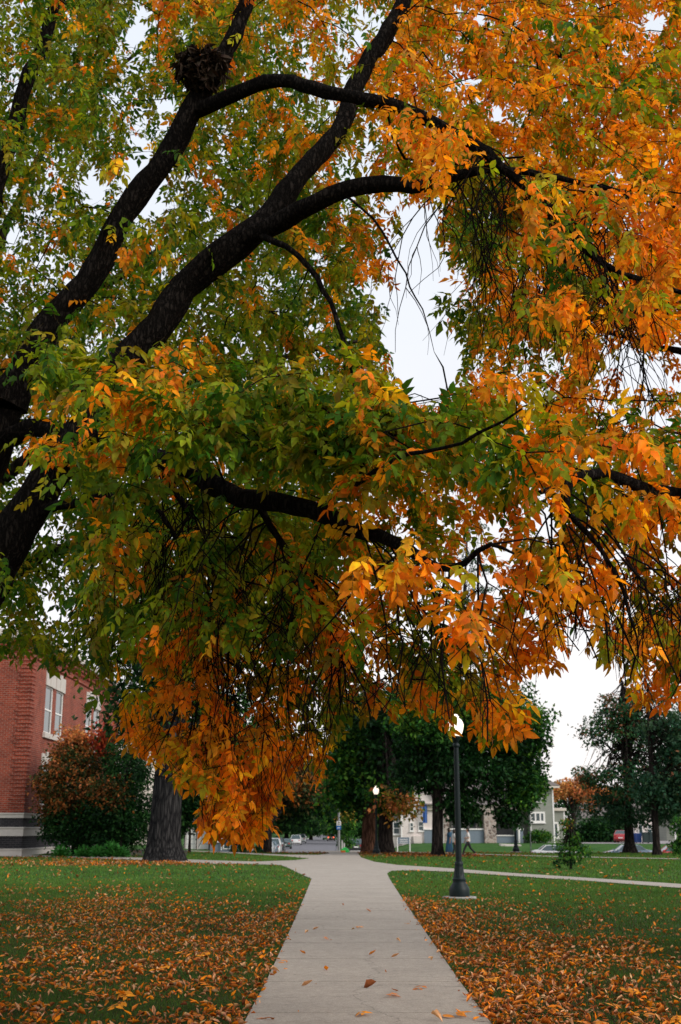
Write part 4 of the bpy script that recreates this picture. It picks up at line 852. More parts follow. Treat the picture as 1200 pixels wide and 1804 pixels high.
# the pair of thick trunks and the tree behind the lamp
b = loc(651, 90, -.05); bg_tree('maple_tree', 'thick reddish trunk, left of the pair beyond the path junction', b, [((0, 0, -.3), .66), ((0.0, 0, 1), .56), ((.05, 0, 3), .5), ((.1, 0, 6), .42), ((0, 0, 10), .25)],
     [bl(b, 625, 1330, 91, 45, 70, 60, 60, 'green'), bl(b, 655, 1270, 91, 60, 55, 60, 60, 'deep'), bl(b, 610, 1395, 91, 28, 25, 20, 50, 'green'), bl(b, 655, 1390, 91, 40, 35, 45, 60, 'deep')], .36, bark='bark_red', seed=31, clump=1.5)
b = loc(679, 87.5); bg_tree('maple_tree', 'thick dark trunk, right of the pair beyond the path junction', b, [((0, 0, -.3), .70), ((0.0, 0, 1), .52), ((.05, 0, 3), .46), ((.0, 0, 6), .4), ((0, 0, 10), .25)],
     [bl(b, 700, 1270, 88, 60, 60, 60, 60, 'deep'), bl(b, 695, 1345, 88, 40, 30, 35, 60, 'deep'), bl(b, 685, 1405, 87, 34, 22, 20, 55, 'green'), bl(b, 692, 1416, 85, 26, 8, 6, 26, 'orange'), bl(b, 705, 1426, 85, 22, 10, 5, 26, 'yellow')], .34, bark='bark_pine', seed=32, clump=1.3)
b = loc(770, 79); bg_tree('maple_tree', 'large dark green tree standing just behind the near lamp post', b, [((0, 0, -.1), .42), ((0, 0, .8), .34), ((.05, 0, 3), .32), ((0, 0, 6), .28), ((.2, 0, 11), .12)],
     [bl(b, 790, 1250, 79, 105, 65, 120, 70, 'green'), bl(b, 770, 1335, 79, 70, 60, 70, 70, 'deep'), bl(b, 880, 1320, 79, 75, 80, 100, 75, 'deep'), bl(b, 905, 1270, 79, 60, 65, 60, 65, 'green'), bl(b, 925, 1375, 79, 32, 46, 42, 60, 'green'), bl(b, 818, 1418, 79, 32, 24, 22, 60, 'deep'), bl(b, 895, 1432, 79, 14, 14, 9, 50, 'deep'), bl(b, 730, 1365, 79, 26, 20, 12, 40, 'deep')], .27, seed=33, clump=1.0, limbs=22)
# tall thin pine whose branches show against the sky
b = loc(771, 105); H_ = zof(900, 105) - b[2]
pine_bl = []
for k, (px_, py_, w, n) in enumerate([(815, 985, 26, 7), (845, 1005, 24, 6), (860, 1040, 26, 7), (815, 1062, 30, 8), (880, 1085, 30, 8), (800, 1110, 36, 10), (865, 1130, 40, 12), (830, 1160, 50, 16), (838, 930, 20, 6)]):
    pine_bl.append(bl(b, px_, py_, 105, w, 7, n, 22, 'pine'))
bg_tree('pine_tree', 'tall sparse pine showing between the orange leaves above the lamp', b, [((0, 0, -.2), .4), ((0.3, 0, 8), .3), ((2.2, 0, 16), .2), ((3.3, 0, H_), .05)], pine_bl, .26, seed=35, clump=.9, flat=.5, limbs=3)
# right: two-trunk oak group, sapling, far trees
b = loc(1108, 88); bl1 = []
for (px_, py_, rx, rz, n, pal) in [(1120, 1290, 80, 60, 75, 'oak'), (1085, 1260, 45, 30, 30, 'oak'), (1140, 1240, 55, 35, 35, 'oak'), (1120, 1380, 95, 40, 80, 'oak'), (1060, 1420, 36, 22, 22, 'pine'), (1140, 1430, 95, 30, 75, 'pine'), (1040, 1292, 22, 12, 7, 'oak'), (1050, 1362, 36, 16, 12, 'oak'), (1170, 1330, 70, 60, 60, 'pine')]:
    bl1.append(bl(b, px_, py_, 88, rx, rz, int(n * .8), 36, pal))
bg_tree('oak_tree', 'wide layered green tree with a flared trunk, right lawn, left of two', b, [((0, 0, -.1), .55), ((0, 0, .8), .34), ((0, 0, 3), .28), ((.2, 0, 6), .22), ((.1, 0, 12), .08)], bl1, .24, seed=36, clump=.95, limbs=26, flat=.7)
b = loc(1155, 82); bg_tree('oak_tree', 'slim straight dark trunk on the right lawn, right of two', b, [((0, 0, -.1), .34), ((0, 0, .6), .24), ((0, 0, 3), .22), ((0, 0, 7), .17), ((.1, 0, 11), .06)],
     [bl(b, 1190, 1300, 82, 60, 55, 60, 48, 'pine'), bl(b, 1180, 1400, 82, 70, 40, 60, 48, 'pine'), bl(b, 1230, 1350, 82, 60, 90, 60, 48, 'oak')], .24, seed=37, clump=.95, limbs=20, flat=.7)
g = gnd(np.array([1006.]), np.array([1531.]))[0]; b = (g[0], g[1], 0); Ys = g[1]
bg_tree('sapling', 'small young tree with a pale thin stem on the right lawn', b, [((0, 0, 0), .05), ((0, 0, .8), .035), ((0.03, 0, 2.2), .015)],
     [bl(b, 1006, 1502, Ys, 32, 14, 30, 15, 'green'), bl(b, 1004, 1480, Ys, 24, 14, 18, 15, 'green'), bl(b, 1000, 1460, Ys, 13, 14, 10, 13, 'green'), bl(b, 1002, 1446, Ys, 6, 9, 6, 11, 'yellow'), bl(b, 1000, 1520, Ys, 26, 5, 10, 11, 'deep')], .13, seed=38, clump=.26, limbs=16, cat='sapling')
g = gnd(np.array([1204.]), np.array([1530.]))[0]; b = (g[0], g[1], 0)
bg_tree('sapling', 'leafy young tree cut off by the right edge of the picture', b, [((0, 0, 0), .05), ((0, 0, .8), .035), ((0.03, 0, 2.0), .015)], [((0, 0, .9), (.5, .5, .5), 26, 24, 'green'), ((0, 0, 1.6), (.35, .35, .5), 14, 24, 'green')], .13, seed=39, clump=.26, limbs=10, cat='sapling')
b = loc(1012, 175); bg_tree('maple_tree', 'far faded orange tree right of the grey house', b, [((0, 0, 0), .3), ((0, 0, 6), .2)], [bl(b, 1012, 1392, 175, 32, 22, 42, 42, 'orange'), bl(b, 985, 1400, 180, 18, 22, 16, 36, 'deep'), bl(b, 1045, 1405, 178, 26, 18, 20, 38, 'orange')], .42, seed=40, clump=1.6, limbs=10)
b = loc(1050, 158); bg_tree('hedge', 'dark green hedge right of the grey house', b, [], [bl(b, 1052, 1466, 158, 32, 18, 60, 60, 'deep'), bl(b, 1080, 1455, 160, 22, 20, 36, 60, 'deep')], .42, cat='hedge', seed=41, clump=1.4, limbs=0)
b = loc(1090, 230); bg_tree('far_tree', 'dark far tree standing behind the right-hand houses', b, [((0, 0, 0), .5), ((0, 0, 10), .2)], [bl(b, 1100, 1420, 230, 90, 26, 90, 46, 'deep')], .7, seed=42, clump=3.0, limbs=8)
for i, (px_, lab) in enumerate([(414, 'dark cone shrub left of the street sign'), (428, 'dark cone shrub just left of the sign post'), (458, 'dark cone shrub between the sign post and the dark trunk')]):
    b = loc(px_, 128); bg_tree('cone_shrub', lab, b, [((0, 0, 0), .08), ((0, 0, 1.8), .03)], [((0, 0, .6), (.5, .5, .6), 20, 40, 'deep'), ((0, 0, 1.5), (.3, .3, .7), 14, 36, 'deep')], .16, group='cone shrubs along the street', cat='shrub', seed=44 + i, clump=.4, limbs=2)
b = loc(906, 148); bg_tree('low_shrub', 'low leafy shrub at the foot of the grey house wall', (xof(948, 148), 148, 0), [], [((0, 0, .7), (1.6, .6, .6), 30, 34, 'green')], .3, cat='shrub', seed=48, clump=.6, limbs=0)
# ------------------------------------------------------------------ buildings
def brick(name, c1, c2, mortar, sc=1.0):
    m, t, b = new_mat(name); co = N(t, 'ShaderNodeTexCoord'); sp = N(t, 'ShaderNodeSeparateXYZ'); t.links.new(co.outputs['Object'], sp.inputs[0])
    ad = N(t, 'ShaderNodeMath', operation='ADD'); t.links.new(sp.outputs[0], ad.inputs[0]); t.links.new(sp.outputs[1], ad.inputs[1])
    cb = N(t, 'ShaderNodeCombineXYZ'); t.links.new(ad.outputs[0], cb.inputs[0]); t.links.new(sp.outputs[2], cb.inputs[1])
    br = N(t, 'ShaderNodeTexBrick'); br.inputs['Scale'].default_value = 1.0; br.inputs['Brick Width'].default_value = .34 * sc; br.inputs['Row Height'].default_value = .125 * sc; br.inputs['Mortar Size'].default_value = .014 * sc
    br.inputs['Color1'].default_value = rgb(c1); br.inputs['Color2'].default_value = rgb(c2); br.inputs['Mortar'].default_value = rgb(mortar); br.inputs['Bias'].default_value = -.1
    t.links.new(cb.outputs[0], br.inputs['Vector'])
    n = N(t, 'ShaderNodeTexNoise', Scale=.6, Detail=6.0, Roughness=.7); t.links.new(co.outputs['Object'], n.inputs['Vector'])
    mr = N(t, 'ShaderNodeMapRange'); mr.inputs['From Min'].default_value = .3; mr.inputs['From Max'].default_value = .7; mr.inputs['To Min'].default_value = .65; mr.inputs['To Max'].default_value = 1.2; t.links.new(n.outputs['Fac'], mr.inputs['Value'])
    sc_ = N(t, 'ShaderNodeVectorMath', operation='SCALE'); t.links.new(br.outputs['Color'], sc_.inputs[0]); t.links.new(mr.outputs[0], sc_.inputs['Scale']); t.links.new(sc_.outputs[0], b.inputs['Base Color'])
    bp = N(t, 'ShaderNodeBump', Strength=.6, Distance=.01); bp.invert = True; t.links.new(br.outputs['Fac'], bp.inputs['Height']); t.links.new(bp.outputs[0], b.inputs['Normal']); b.inputs['Roughness'].default_value = .9; b.inputs['Specular IOR Level'].default_value = .2
    return m
def siding(name, c, row=.16):
    m, t, b = new_mat(name); co = N(t, 'ShaderNodeTexCoord'); w = N(t, 'ShaderNodeTexWave', wave_type='BANDS', bands_direction='Z', wave_profile='SAW'); w.inputs['Scale'].default_value = 1 / row / 3.14 * .5; w.inputs['Distortion'].default_value = 0
    t.links.new(co.outputs['Object'], w.inputs['Vector']); n = N(t, 'ShaderNodeTexNoise', Scale=1.2, Detail=5.0); t.links.new(co.outputs['Object'], n.inputs['Vector'])
    x = N(t, 'ShaderNodeMix', data_type='RGBA'); x.inputs['A'].default_value = rgb([k * .8 for k in c]); x.inputs['B'].default_value = rgb([k * 1.12 for k in c]); t.links.new(n.outputs['Fac'], x.inputs['Factor']); t.links.new(x.outputs['Result'], b.inputs['Base Color'])
    bp = N(t, 'ShaderNodeBump', Strength=.8, Distance=.03); t.links.new(w.outputs['Fac'], bp.inputs['Height']); t.links.new(bp.outputs[0], b.inputs['Normal']); b.inputs['Roughness'].default_value = .8
    return m
M['brick'] = brick('red brick', (.30, .052, .026), (.17, .028, .017), (.27, .17, .13)); M['brick_dark'] = brick('dark base brick', (.035, .032, .036), (.018, .018, .022), (.075, .07, .07))
M['stone'] = plain('pale limestone', (.50, .46, .42), .85, 0, 3, .12, .3); M['white'] = plain('white paint', (.76, .74, .71), .6, 0, 3, .05); M['cream'] = plain('cream paint', (.60, .53, .46), .7, 0, 2, .06)
M['grey_siding'] = siding('grey green siding', (.27, .28, .24)); M['white_siding'] = siding('off white siding', (.74, .66, .62)); M['roof'] = plain('grey shingles', (.15, .13, .12), .9, 0, 9, .3, .5)
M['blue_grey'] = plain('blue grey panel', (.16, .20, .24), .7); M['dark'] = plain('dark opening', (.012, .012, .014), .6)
m, t, b = new_mat('window glass'); b.inputs['Base Color'].default_value = (.035, .06, .065, 1); b.inputs['Roughness'].default_value = .06; b.inputs['Specular IOR Level'].default_value = .8; M['glass'] = m
m, t, b = new_mat('fieldstone'); co = N(t, 'ShaderNodeTexCoord'); v = N(t, 'ShaderNodeTexVoronoi', Scale=2.6); ve = N(t, 'ShaderNodeTexVoronoi', Scale=2.6, feature='DISTANCE_TO_EDGE')
t.links.new(co.outputs['Object'], v.inputs['Vector']); t.links.new(co.outputs['Object'], ve.inputs['Vector']); sp = N(t, 'ShaderNodeSeparateColor'); t.links.new(v.outputs['Color'], sp.inputs[0]); cr = N(t, 'ShaderNodeValToRGB'); t.links.new(sp.outputs[0], cr.inputs[0])
cr.color_ramp.elements[0].color = (.13, .09, .075, 1); cr.color_ramp.elements[1].color = (.42, .34, .29, 1); gt = N(t, 'ShaderNodeMath', operation='LESS_THAN'); gt.inputs[1].default_value = .05; t.links.new(ve.outputs['Distance'], gt.inputs[0])
x = N(t, 'ShaderNodeMix', data_type='RGBA'); x.inputs['B'].default_value = (.42, .38, .34, 1); t.links.new(gt.outputs[0], x.inputs['Factor']); t.links.new(cr.outputs[0], x.inputs['A']); t.links.new(x.outputs['Result'], b.inputs['Base Color']); b.inputs['Roughness'].default_value = .9
bp = N(t, 'ShaderNodeBump', Strength=1, Distance=.08); t.links.new(ve.outputs['Distance'], bp.inputs['Height']); t.links.new(bp.outputs[0], b.inputs['Normal']); M['fieldstone'] = m

def window_y(parent, x0, x1, z0, z1, y, frame, fw=.09, bars=(0, 1), sill=True, name='window'):
    """window in a wall facing -Y at y (local): thing > window (frame) > pane, sill"""
    f = MB(); d0, d1 = y - .05, y + .05
    f.box(x0, x1, d0, d1, z0, z0 + fw).box(x0, x1, d0, d1, z1 - fw, z1).box(x0, x0 + fw, d0, d1, z0 + fw, z1 - fw).box(x1 - fw, x1, d0, d1, z0 + fw, z1 - fw)
    for k in range(1, bars[0] + 1): xx = x0 + (x1 - x0) * k / (bars[0] + 1); f.box(xx - fw * .4, xx + fw * .4, d0 + .004, d1, z0 + fw, z1 - fw)
    for k in range(1, bars[1] + 1): zz = z0 + (z1 - z0) * k / (bars[1] + 1); f.box(x0 + fw, x1 - fw, d0 + .008, d1, zz - fw * .4, zz + fw * .4)
    w = f.build(name, frame, parent); p = MB(); p.box(x0 + fw, x1 - fw, y - .012, y - .004, z0 + fw, z1 - fw); p.build('pane', M['glass'], w)
    if sill: s_ = MB(); s_.box(x0 - .06, x1 + .06, y - .14, y - .001, z0 - .12, z0 - .003); s_.build('sill', frame, w)
    return w
def window_x(parent, y0, y1, z0, z1, x, frame, fw=.10, name='window', sgn=1):
    f = MB(); a, b_ = x - .06, x + .04
    f.box(a, b_, y0, y1, z0, z0 + fw).box(a, b_, y0, y1, z1 - fw, z1).box(a, b_, y0, y0 + fw, z0 + fw, z1 - fw).box(a, b_, y1 - fw, y1, z0 + fw, z1 - fw)
    zz = z0 + (z1 - z0) * .5; f.box(a, b_ - .006, y0 + fw, y1 - fw, zz - .05, zz + .05)
    w = f.build(name, frame, parent); p = MB(); p.box(x - .05, x - .02, y0 + fw, y1 - fw, z0 + fw, zz - .05).box(x - .05, x - .02, y0 + fw, y1 - fw, zz + .05, z1 - fw); p.build('pane', M['glass'], w); return w

# brick school-like building at left; its side runs parallel to the path
BX, BY = xof(39, 78.8), 78.8
def onx(px, py):
    d = rays(np.array(px * 1.), np.array(py * 1.)); tt = BX / d[0]; return float(d[1] * tt), float(CAM_H + d[2] * tt)
bb = thing('brick_building', 'red brick building at left with pale stone bands over a dark brick base', 'building', (BX, BY, 0))
ztop = zof(1112, BY); zs = [0, zof(1495, BY), zof(1473, BY), zof(1457, BY), zof(1441, BY), zof(1432, BY)]
LEN, WID = 31, 26
wins = []     # openings in the side wall (y0,y1,z0,z1)
for (pa, pb, pt, pbm) in ((79, 93, 1209, 1293), (98, 111.5, 1217, 1305), (152, 162.5, 1246, 1296), (165.5, 176, 1251, 1300)):
    y0, y1 = onx(pa, 1250)[0] - BY, onx(pb, 1250)[0] - BY; pm = (pa + pb) / 2; wins.append([y0, y1, onx(pm, pbm)[1], onx(pm, pt)[1]])
zu0, zu1 = wins[0][2], wins[0][3]
for w in wins: w[2], w[3] = zu0, zu1
dy = 2 * (wins[2][0]) - wins[0][0]
third = [[dy, dy + wins[0][1] - wins[0][0], zu0, zu1], [dy + wins[1][0] - wins[0][0], dy + wins[1][1] - wins[0][0], zu0, zu1]]
upper = [tuple(w) for w in wins] + [tuple(w) for w in third if w[1] < LEN - 1]
zl1 = onx(83, 1349)[1]; zl0 = zs[5] + .6
lower = [(w[0], w[1], zl0, zl1) for w in upper]
# side wall with real openings: vertical strips
wall = MB(); TH = .35
cuts = sorted({0.0, float(LEN)} | {round(w[0], 3) for w in upper} | {round(w[1], 3) for w in upper})
for a, c in zip(cuts[:-1], cuts[1:]):
    mid = (a + c) / 2; ops = [(w[2], w[3]) for w in upper + lower if w[0] - .01 < mid < w[1] + .01]; z = zs[5]
    for o0, o1 in sorted(ops): wall.box(-TH, 0, a, c, z, o0); z = o1
    wall.box(-TH, 0, a, c, z, ztop)
wall.box(-WID, -TH, 0, TH, zs[5], ztop).box(-WID, -WID + TH, TH, LEN, zs[5], ztop).box(-WID + TH, -TH, LEN - TH, LEN, zs[5], ztop)
wall.build('wall', M['brick'], bb)
db = MB(); db.box(-WID, .02, -.02, LEN, zs[1], zs[2]).box(-WID, .0, 0, LEN, zs[3], zs[4]); db.build('base_wall', M['brick_dark'], bb)
for z0, z1, o_ in ((-.2, zs[1], .10), (zs[2], zs[3], .12), (zs[4], zs[5], .08)):
    s_ = MB(); s_.box(-WID, o_, -o_, LEN, z0, z1 - .08).box(-WID, o_ + .05, -o_ - .05, LEN, z1 - .08, z1); s_.build('stone_band', M['stone'], bb, bevel=.02)
# interior so the openings look into a dark room
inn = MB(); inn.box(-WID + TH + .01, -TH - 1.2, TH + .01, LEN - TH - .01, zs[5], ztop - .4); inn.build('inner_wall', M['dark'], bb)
q = MB(); zz = zs[5] + .05; k = 0; qt = zof(1140, BY)
while zz < qt:
    e = .05 if k % 2 else .09; q.box(-.72 - (k % 2) * .2, e, -e, .0, zz, zz + .20); q.box(0.002, e, .0, .85 + (k % 2) * .2, zz, zz + .20); zz += .25; k += 1
q.build('corner_bricks', M['brick'], bb)
for w in upper:
    window_x(bb, w[0], w[1], w[2], w[3], -.10, M['white'])
for w in lower: window_x(bb, w[0], w[1], w[2], w[3], -.10, M['white'])
for k in range(0, len(upper) - 1, 2):
    for (rowz, top) in ((zu0, zu1), (zl0, zl1)):
        a, c = upper[k][0] - .15, upper[k + 1][1] + .15; mid_ = (upper[k][1] + upper[k + 1][0]) / 2
        l_ = MB(); h_ = 1.0 if top == zu1 else .75
        for (s0, s1) in ((a, mid_ - .1), (mid_ + .1, c)):       # splayed lintel blocks with a key
            n_ = 5
            for i in range(n_):
                p0 = s0 + (s1 - s0) * i / n_; p1 = s0 + (s1 - s0) * (i + 1) / n_ - .015; hh = h_ + (.14 if i == n_ // 2 else 0); l_.box(.0, .07 + (.03 if i == n_ // 2 else 0), p0, p1, top + .004, top + hh)
        l_.build('lintel', M['stone'], bb); s_ = MB(); s_.box(-.02, .16, a - .05, c + .05, rowz - .34, rowz - .004); s_.build('sill', M['stone'], bb)
cn = MB()
for o_, z0, z1 in ((.10, ztop - 1.7, ztop - 1.5), (.30, ztop - .95, ztop - .7), (.45, ztop - .7, ztop - .5)): cn.box(-WID, o_, -o_, LEN, z0, z1)
n_ = 60
for i in range(n_): cn.box(.002, .22, i * LEN / n_, i * LEN / n_ + .24, ztop - 1.2, ztop - .95); cn.box(-i * WID / n_ - .24, -i * WID / n_, -.22, -.002, ztop - 1.2, ztop - .95)
cn.build('cornice', M['brick'], bb)
cp = MB(); cp.box(-WID, .55, -.55, LEN, ztop - .5, ztop - .2).box(-WID, .35, -.35, LEN, ztop - .2, ztop + .1); cp.build('coping', M['stone'], bb)
rf = MB(); rf.box(-WID + .3, -.4, .4, LEN - .3, ztop - .3, ztop - .1); rf.build('roof', M['roof'], bb)
# building behind it (roof line between brick wall and tree)
rb = thing('far_building', 'dark grey gabled roof peeping past the far end of the brick building', 'building', (xof(215, 135), 135, 0))
z1 = zof(1262, 135); w_ = MB(); w_.box(-3.2, 2.6, 0, 12, -1.2, z1); w_.build('wall', M['cream'], rb); r_ = MB(); r_.prism([(-3.6, z1), (3.0, z1), (3.0, z1 + .4), (1.6, z1 + 1.6), (-2.2, z1 + 1.6), (-3.6, z1 + .4)], 'y', -.4, 12.4); r_.build('roof', M['roof'], rb); c_ = MB(); c_.box(-.2, .5, 3, 3.8, z1 + 1.61, z1 + 2.7); c_.build('chimney', M['brick'], rb)
for k in (-1.8, .8): window_y(rb, k, k + 1.1, z1 - 3, z1 - 1.2, -.05, M['white'])

# long low buildings at left of the street
def pxm(px, Y): return xof(px, Y)
Yg = 132; gx0 = pxm(325, Yg); gb = thing('garage', 'low white garage with two dark door posts, left of the street', 'garage', (gx0, Yg, -.5))
w2 = pxm(371, Yg) - gx0; w_ = MB(); w_.box(0, w2, 0, 7, -1.2, 2.5); w_.build('wall', M['white_siding'], gb); r_ = MB(); r_.prism([(-.3, 2.5), (w2 + .3, 2.5), (w2 / 2, 3.9)], 'y', -.4, 7.4); r_.build('roof', M['roof'], gb)
for k in range(2): d_ = MB(); x_ = .25 + k * w2 * .48; d_.box(x_, x_ + w2 * .4, -.06, -.004, .1, 2.1); dd = d_.build('door', M['white'], gb); p_ = MB(); [p_.box(x_ + .02, x_ + w2 * .4 - .02, -.075, -.062, .1 + j * .5, .13 + j * .5) for j in range(1, 4)]; p_.build('panel_line', M['blue_grey'], dd)
for k in (.05, w2 * .47, w2 - .12): f_ = MB(); f_.box(k, k + .09, -.35, -.22, 0, 2.6); f_.build('post', M['dark'], gb)
gx1 = pxm(372, Yg) + .05; gb2 = thing('grey_building', 'grey commercial building with pale posts behind the hanging orange leaves', 'building', (gx1, Yg - 1, -.5)); w3 = pxm(412, Yg) - gx1
w_ = MB(); w_.box(0, w3, 0, 8, -1.2, 3.0); w_.build('wall', M['blue_grey'], gb2); r_ = MB(); r_.box(-.12, w3 + .2, -.3, 8.2, 3.0, 3.3); r_.build('roof', M['roof'], gb2)
window_y(gb2, .4, 1.0, .9, 2.1, -.05, M['white']); window_y(gb2, 1.35, 2.1, .1, 2.2, -.05, M['white'], bars=(0, 0), sill=False, name='door')
for k in (1.15, 2.25): f_ = MB(); f_.box(k, k + .1, -.25, -.15, 0, 3.0); f_.build('post', M['white'], gb2)

# white house with the steep gable
Yh = 150; HX = pxm(690, Yh); wh = thing('white_house', 'pale pinkish white house with a steep gable left of the porch house', 'house', (HX, Yh, 0)); z = lambda py: zof(py, Yh); X = lambda px: pxm(px, Yh) - HX
w_ = MB(); w_.box(X(708), X(762), .02, 8.9, -1.6, -.002); w_.box(X(690), X(707.9), .62, 7.9, -1.6, -.002); w_.prism([(X(708), 0), (X(762), 0), (X(762), z(1405)), (X(745), z(1372)), (X(728), z(1400)), (X(708), z(1425))], 'y', 0, 9); w_.box(X(690), X(708), .6, 8, 0, z(1440)); w_.build('wall', M['white_siding'], wh)
r_ = MB()
r_.prism([(X(706), z(1427)), (X(745), z(1369)), (X(745), z(1363)), (X(704), z(1424))], 'y', -.4, 9.4); r_.prism([(X(745.2), z(1369)), (X(765), z(1408)), (X(767), z(1405)), (X(745.2), z(1363))], 'y', -.4, 9.4); r_.prism([(X(687), z(1440)), (X(709), z(1440)), (X(709), z(1431))], 'y', .2, 8.4); rr_ = r_.build('roof', M['roof'], wh)
window_y(wh, X(693), X(705), z(1470), z(1448), .55, M['white'], bars=(0, 1)); window_y(wh, X(737), X(747), z(1464), z(1447), -.05, M['white']); window_y(wh, X(737), X(745), z(1425), z(1409), -.05, M['white']); window_y(wh, X(722), X(729), z(1464), z(1449), -.05, M['white'])
tr_ = MB(); tr_.box(X(706.2), X(708.8), -.06, .0, 0, z(1427)); tr_.build('corner_trim', M['white'], wh)
st_ = MB(); [st_.box(X(727), X(741), -2.4 + k * .3, -.01, k * .16, k * .16 + .16) for k in range(5)]; st_.build('steps', M['stone'], wh)
fl = thing('flag', 'tall blue banner hanging on the pale house wall', 'flag', (pxm(745, Yh - .6), Yh - .6, z(1450))); f_ = MB(); n_ = 8
for i in range(n_): a0 = .06 * math.sin(i * 1.1); a1 = .06 * math.sin((i + 1) * 1.1); f_.quad((i * .55 / n_, a0, 0), ((i + 1) * .55 / n_, a1, 0), ((i + 1) * .55 / n_, a1, 2.2), (i * .55 / n_, a0, 2.2))
f_.build('cloth', plain('blue cloth', (.03, .09, .28), .8), fl); p_ = MB(); p_.tube([(-.05, .3, 2.3), (.62, 0, 2.3)], .025, 6); p_.build('pole', M['white'], fl)

# grey porch house
PX0 = pxm(748, Yh); ph = thing('porch_house', 'grey-green two-storey house with fieldstone porch pillars and white trim', 'house', (PX0, Yh, 0)); X = lambda px: pxm(px, Yh) - PX0
w_ = MB(); w_.box(X(760), X(957), 3.4, 12, 0, z(1392)); w_.box(X(934), X(977), 0, 9, 0, z(1386)); w_.box(X(977.1), X(1001), 2, 9, 0, z(1426)); w_.build('wall', M['grey_siding'], ph)
r_ = MB()
def hip(x0, x1, y0, y1, zb, zt_, ov=.7):
    dx = min((x1 - x0), (y1 - y0)) / 2 + ov; xa, xb, ya, yb = x0 - ov, x1 + ov, y0 - ov, y1 + ov; ym = (ya + yb) / 2; xm = (xa + xb) / 2
    if xb - xa > yb - ya: k = [(xa + dx, ym), (xb - dx, ym)]
    else: k = [(xm, ya + dx), (xm, yb - dx)]
    V = [(xa, ya, zb), (xb, ya, zb), (xb, yb, zb), (xa, yb, zb), (xa, ya, zb + .18), (xb, ya, zb + .18), (xb, yb, zb + .18), (xa, yb, zb + .18), (k[0][0], k[0][1], zt_), (k[1][0], k[1][1], zt_)]
    sides_ = [(4, 5, 9, 8), (5, 6, 9), (6, 7, 8, 9), (7, 4, 8)] if xb - xa > yb - ya else [(4, 5, 8), (5, 6, 9, 8), (6, 7, 9), (7, 4, 8, 9)]
    r_.add(V, [(3, 2, 1, 0), (0, 1, 5, 4), (1, 2, 6, 5), (2, 3, 7, 6), (3, 0, 4, 7)] + sides_)
hip(X(760), X(957), 3.4, 12, z(1392), z(1352)); hip(X(934), X(977), 0, 9, z(1386), z(1364)); roof = r_.build('roof', M['roof'], ph)
ch = MB(); ch.box(X(880), X(886), 7, 7.8, z(1360), z(1340)); ch.build('chimney', M['brick'], roof)
ev = MB(); ev.box(X(934) - .72, X(977) + .72, -.74, -.702, z(1388.5), z(1385)); ev.box(X(977.2), X(1004), 1.7, 9.2, z(1428), z(1423)); ev.build('eave_board', M['cream'], ph)
ct = MB(); ct.box(X(934) - .02, X(936.3), -.05, .0, 0, z(1388)); ct.box(X(975), X(977) + .04, -.05, .0, 0, z(1388)); ct.box(X(999), X(1001) + .02, 1.95, 2.0, 0, z(1428)); ct.build('corner_trim', M['white'], ph)
window_y(ph, X(935.8), X(961), z(1449), z(1430), -.06, M['white'], .2, (2, 0)); window_y(ph, X(979), X(990), z(1478), z(1448), 1.94, M['white'], .22, (0, 0), False, 'door')
window_y(ph, X(945), X(957), z(1412), z(1397), -.06, M['white'], .12)
for a, c in ((772, 790), (805, 820), (835, 850), (895, 910)): window_y(ph, X(a), X(c), z(1415), z(1398), 3.34, M['white'], .14, (0, 1))
pr = MB(); pr.box(X(745), X(920), -.3, 3.4, z(1427), z(1418)); pr.build('porch_beam', M['cream'], ph); pr = MB(); pr.prism([(-.8, z(1418)), (3.39, z(1418)), (3.39, z(1405))], 'x', X(742), X(923)); pr.build('porch_roof', M['roof'], ph)
pw = MB(); pw.box(X(747), X(852), -.2, .05, 0, z(1462)); pw.box(X(907), X(921), -.2, .05, 0, z(1462)); pw.box(X(875), X(907), .2, .4, 0, z(1473)); pw.build('porch_wall', M['blue_grey'], ph)
pc = MB(); pc.box(X(746), X(852), -.3, .12, z(1462), z(1459.5)); pc.box(X(906), X(922), -.3, .12, z(1462), z(1459.5)); pc.box(X(874), X(907), .1, .5, z(1473), z(1471)); pc.build('porch_cap', M['white'], ph)
for a, c in ((852.5, 873.5), (781, 791)): s_ = MB(); s_.box(X(a), X(c), -.55, .6, 0, z(1428)); s_.build('stone_pillar', M['fieldstone'], ph, bevel=.05)
for a in (780.5, 913): s_ = MB(); s_.tube([(X(a), -.4, 0), (X(a), -.4, z(1427.5))], .13, 12); s_.build('column', M['white'], ph, smooth=True)
sb = MB(); sb.box(X(874), X(905), .62, .7, z(1471), z(1450)); s2 = sb.build('porch_screen', M['dark'], ph)
window_y(ph, X(800), X(822), z(1476), z(1440), 3.34, M['white'], .15, (1, 0), False); window_y(ph, X(830), X(846), z(1476), z(1434), 3.34, M['white'], .15, (0, 0), False, 'door')
wg = thing('white_ramp', 'pale concrete steps block on the grass bank before the stone pillar', 'steps', (pxm(880, 133), 133, 0)); s_ = MB()
wd = pxm(922, 133) - pxm(880, 133)
s_.prism([(0, zof(1499, 133)), (wd, zof(1499, 133)), (wd - .3, zof(1488, 133)), (.1, zof(1486.5, 133))], 'y', 0, 1.6); [s_.box(.5, wd - .8, -.3 - .3 * k, -.3 * k - .002, -1.1, zof(1489, 133) - .16 * k) for k in range(3)]; s_.build('block', M['stone'], wg, bevel=.03)
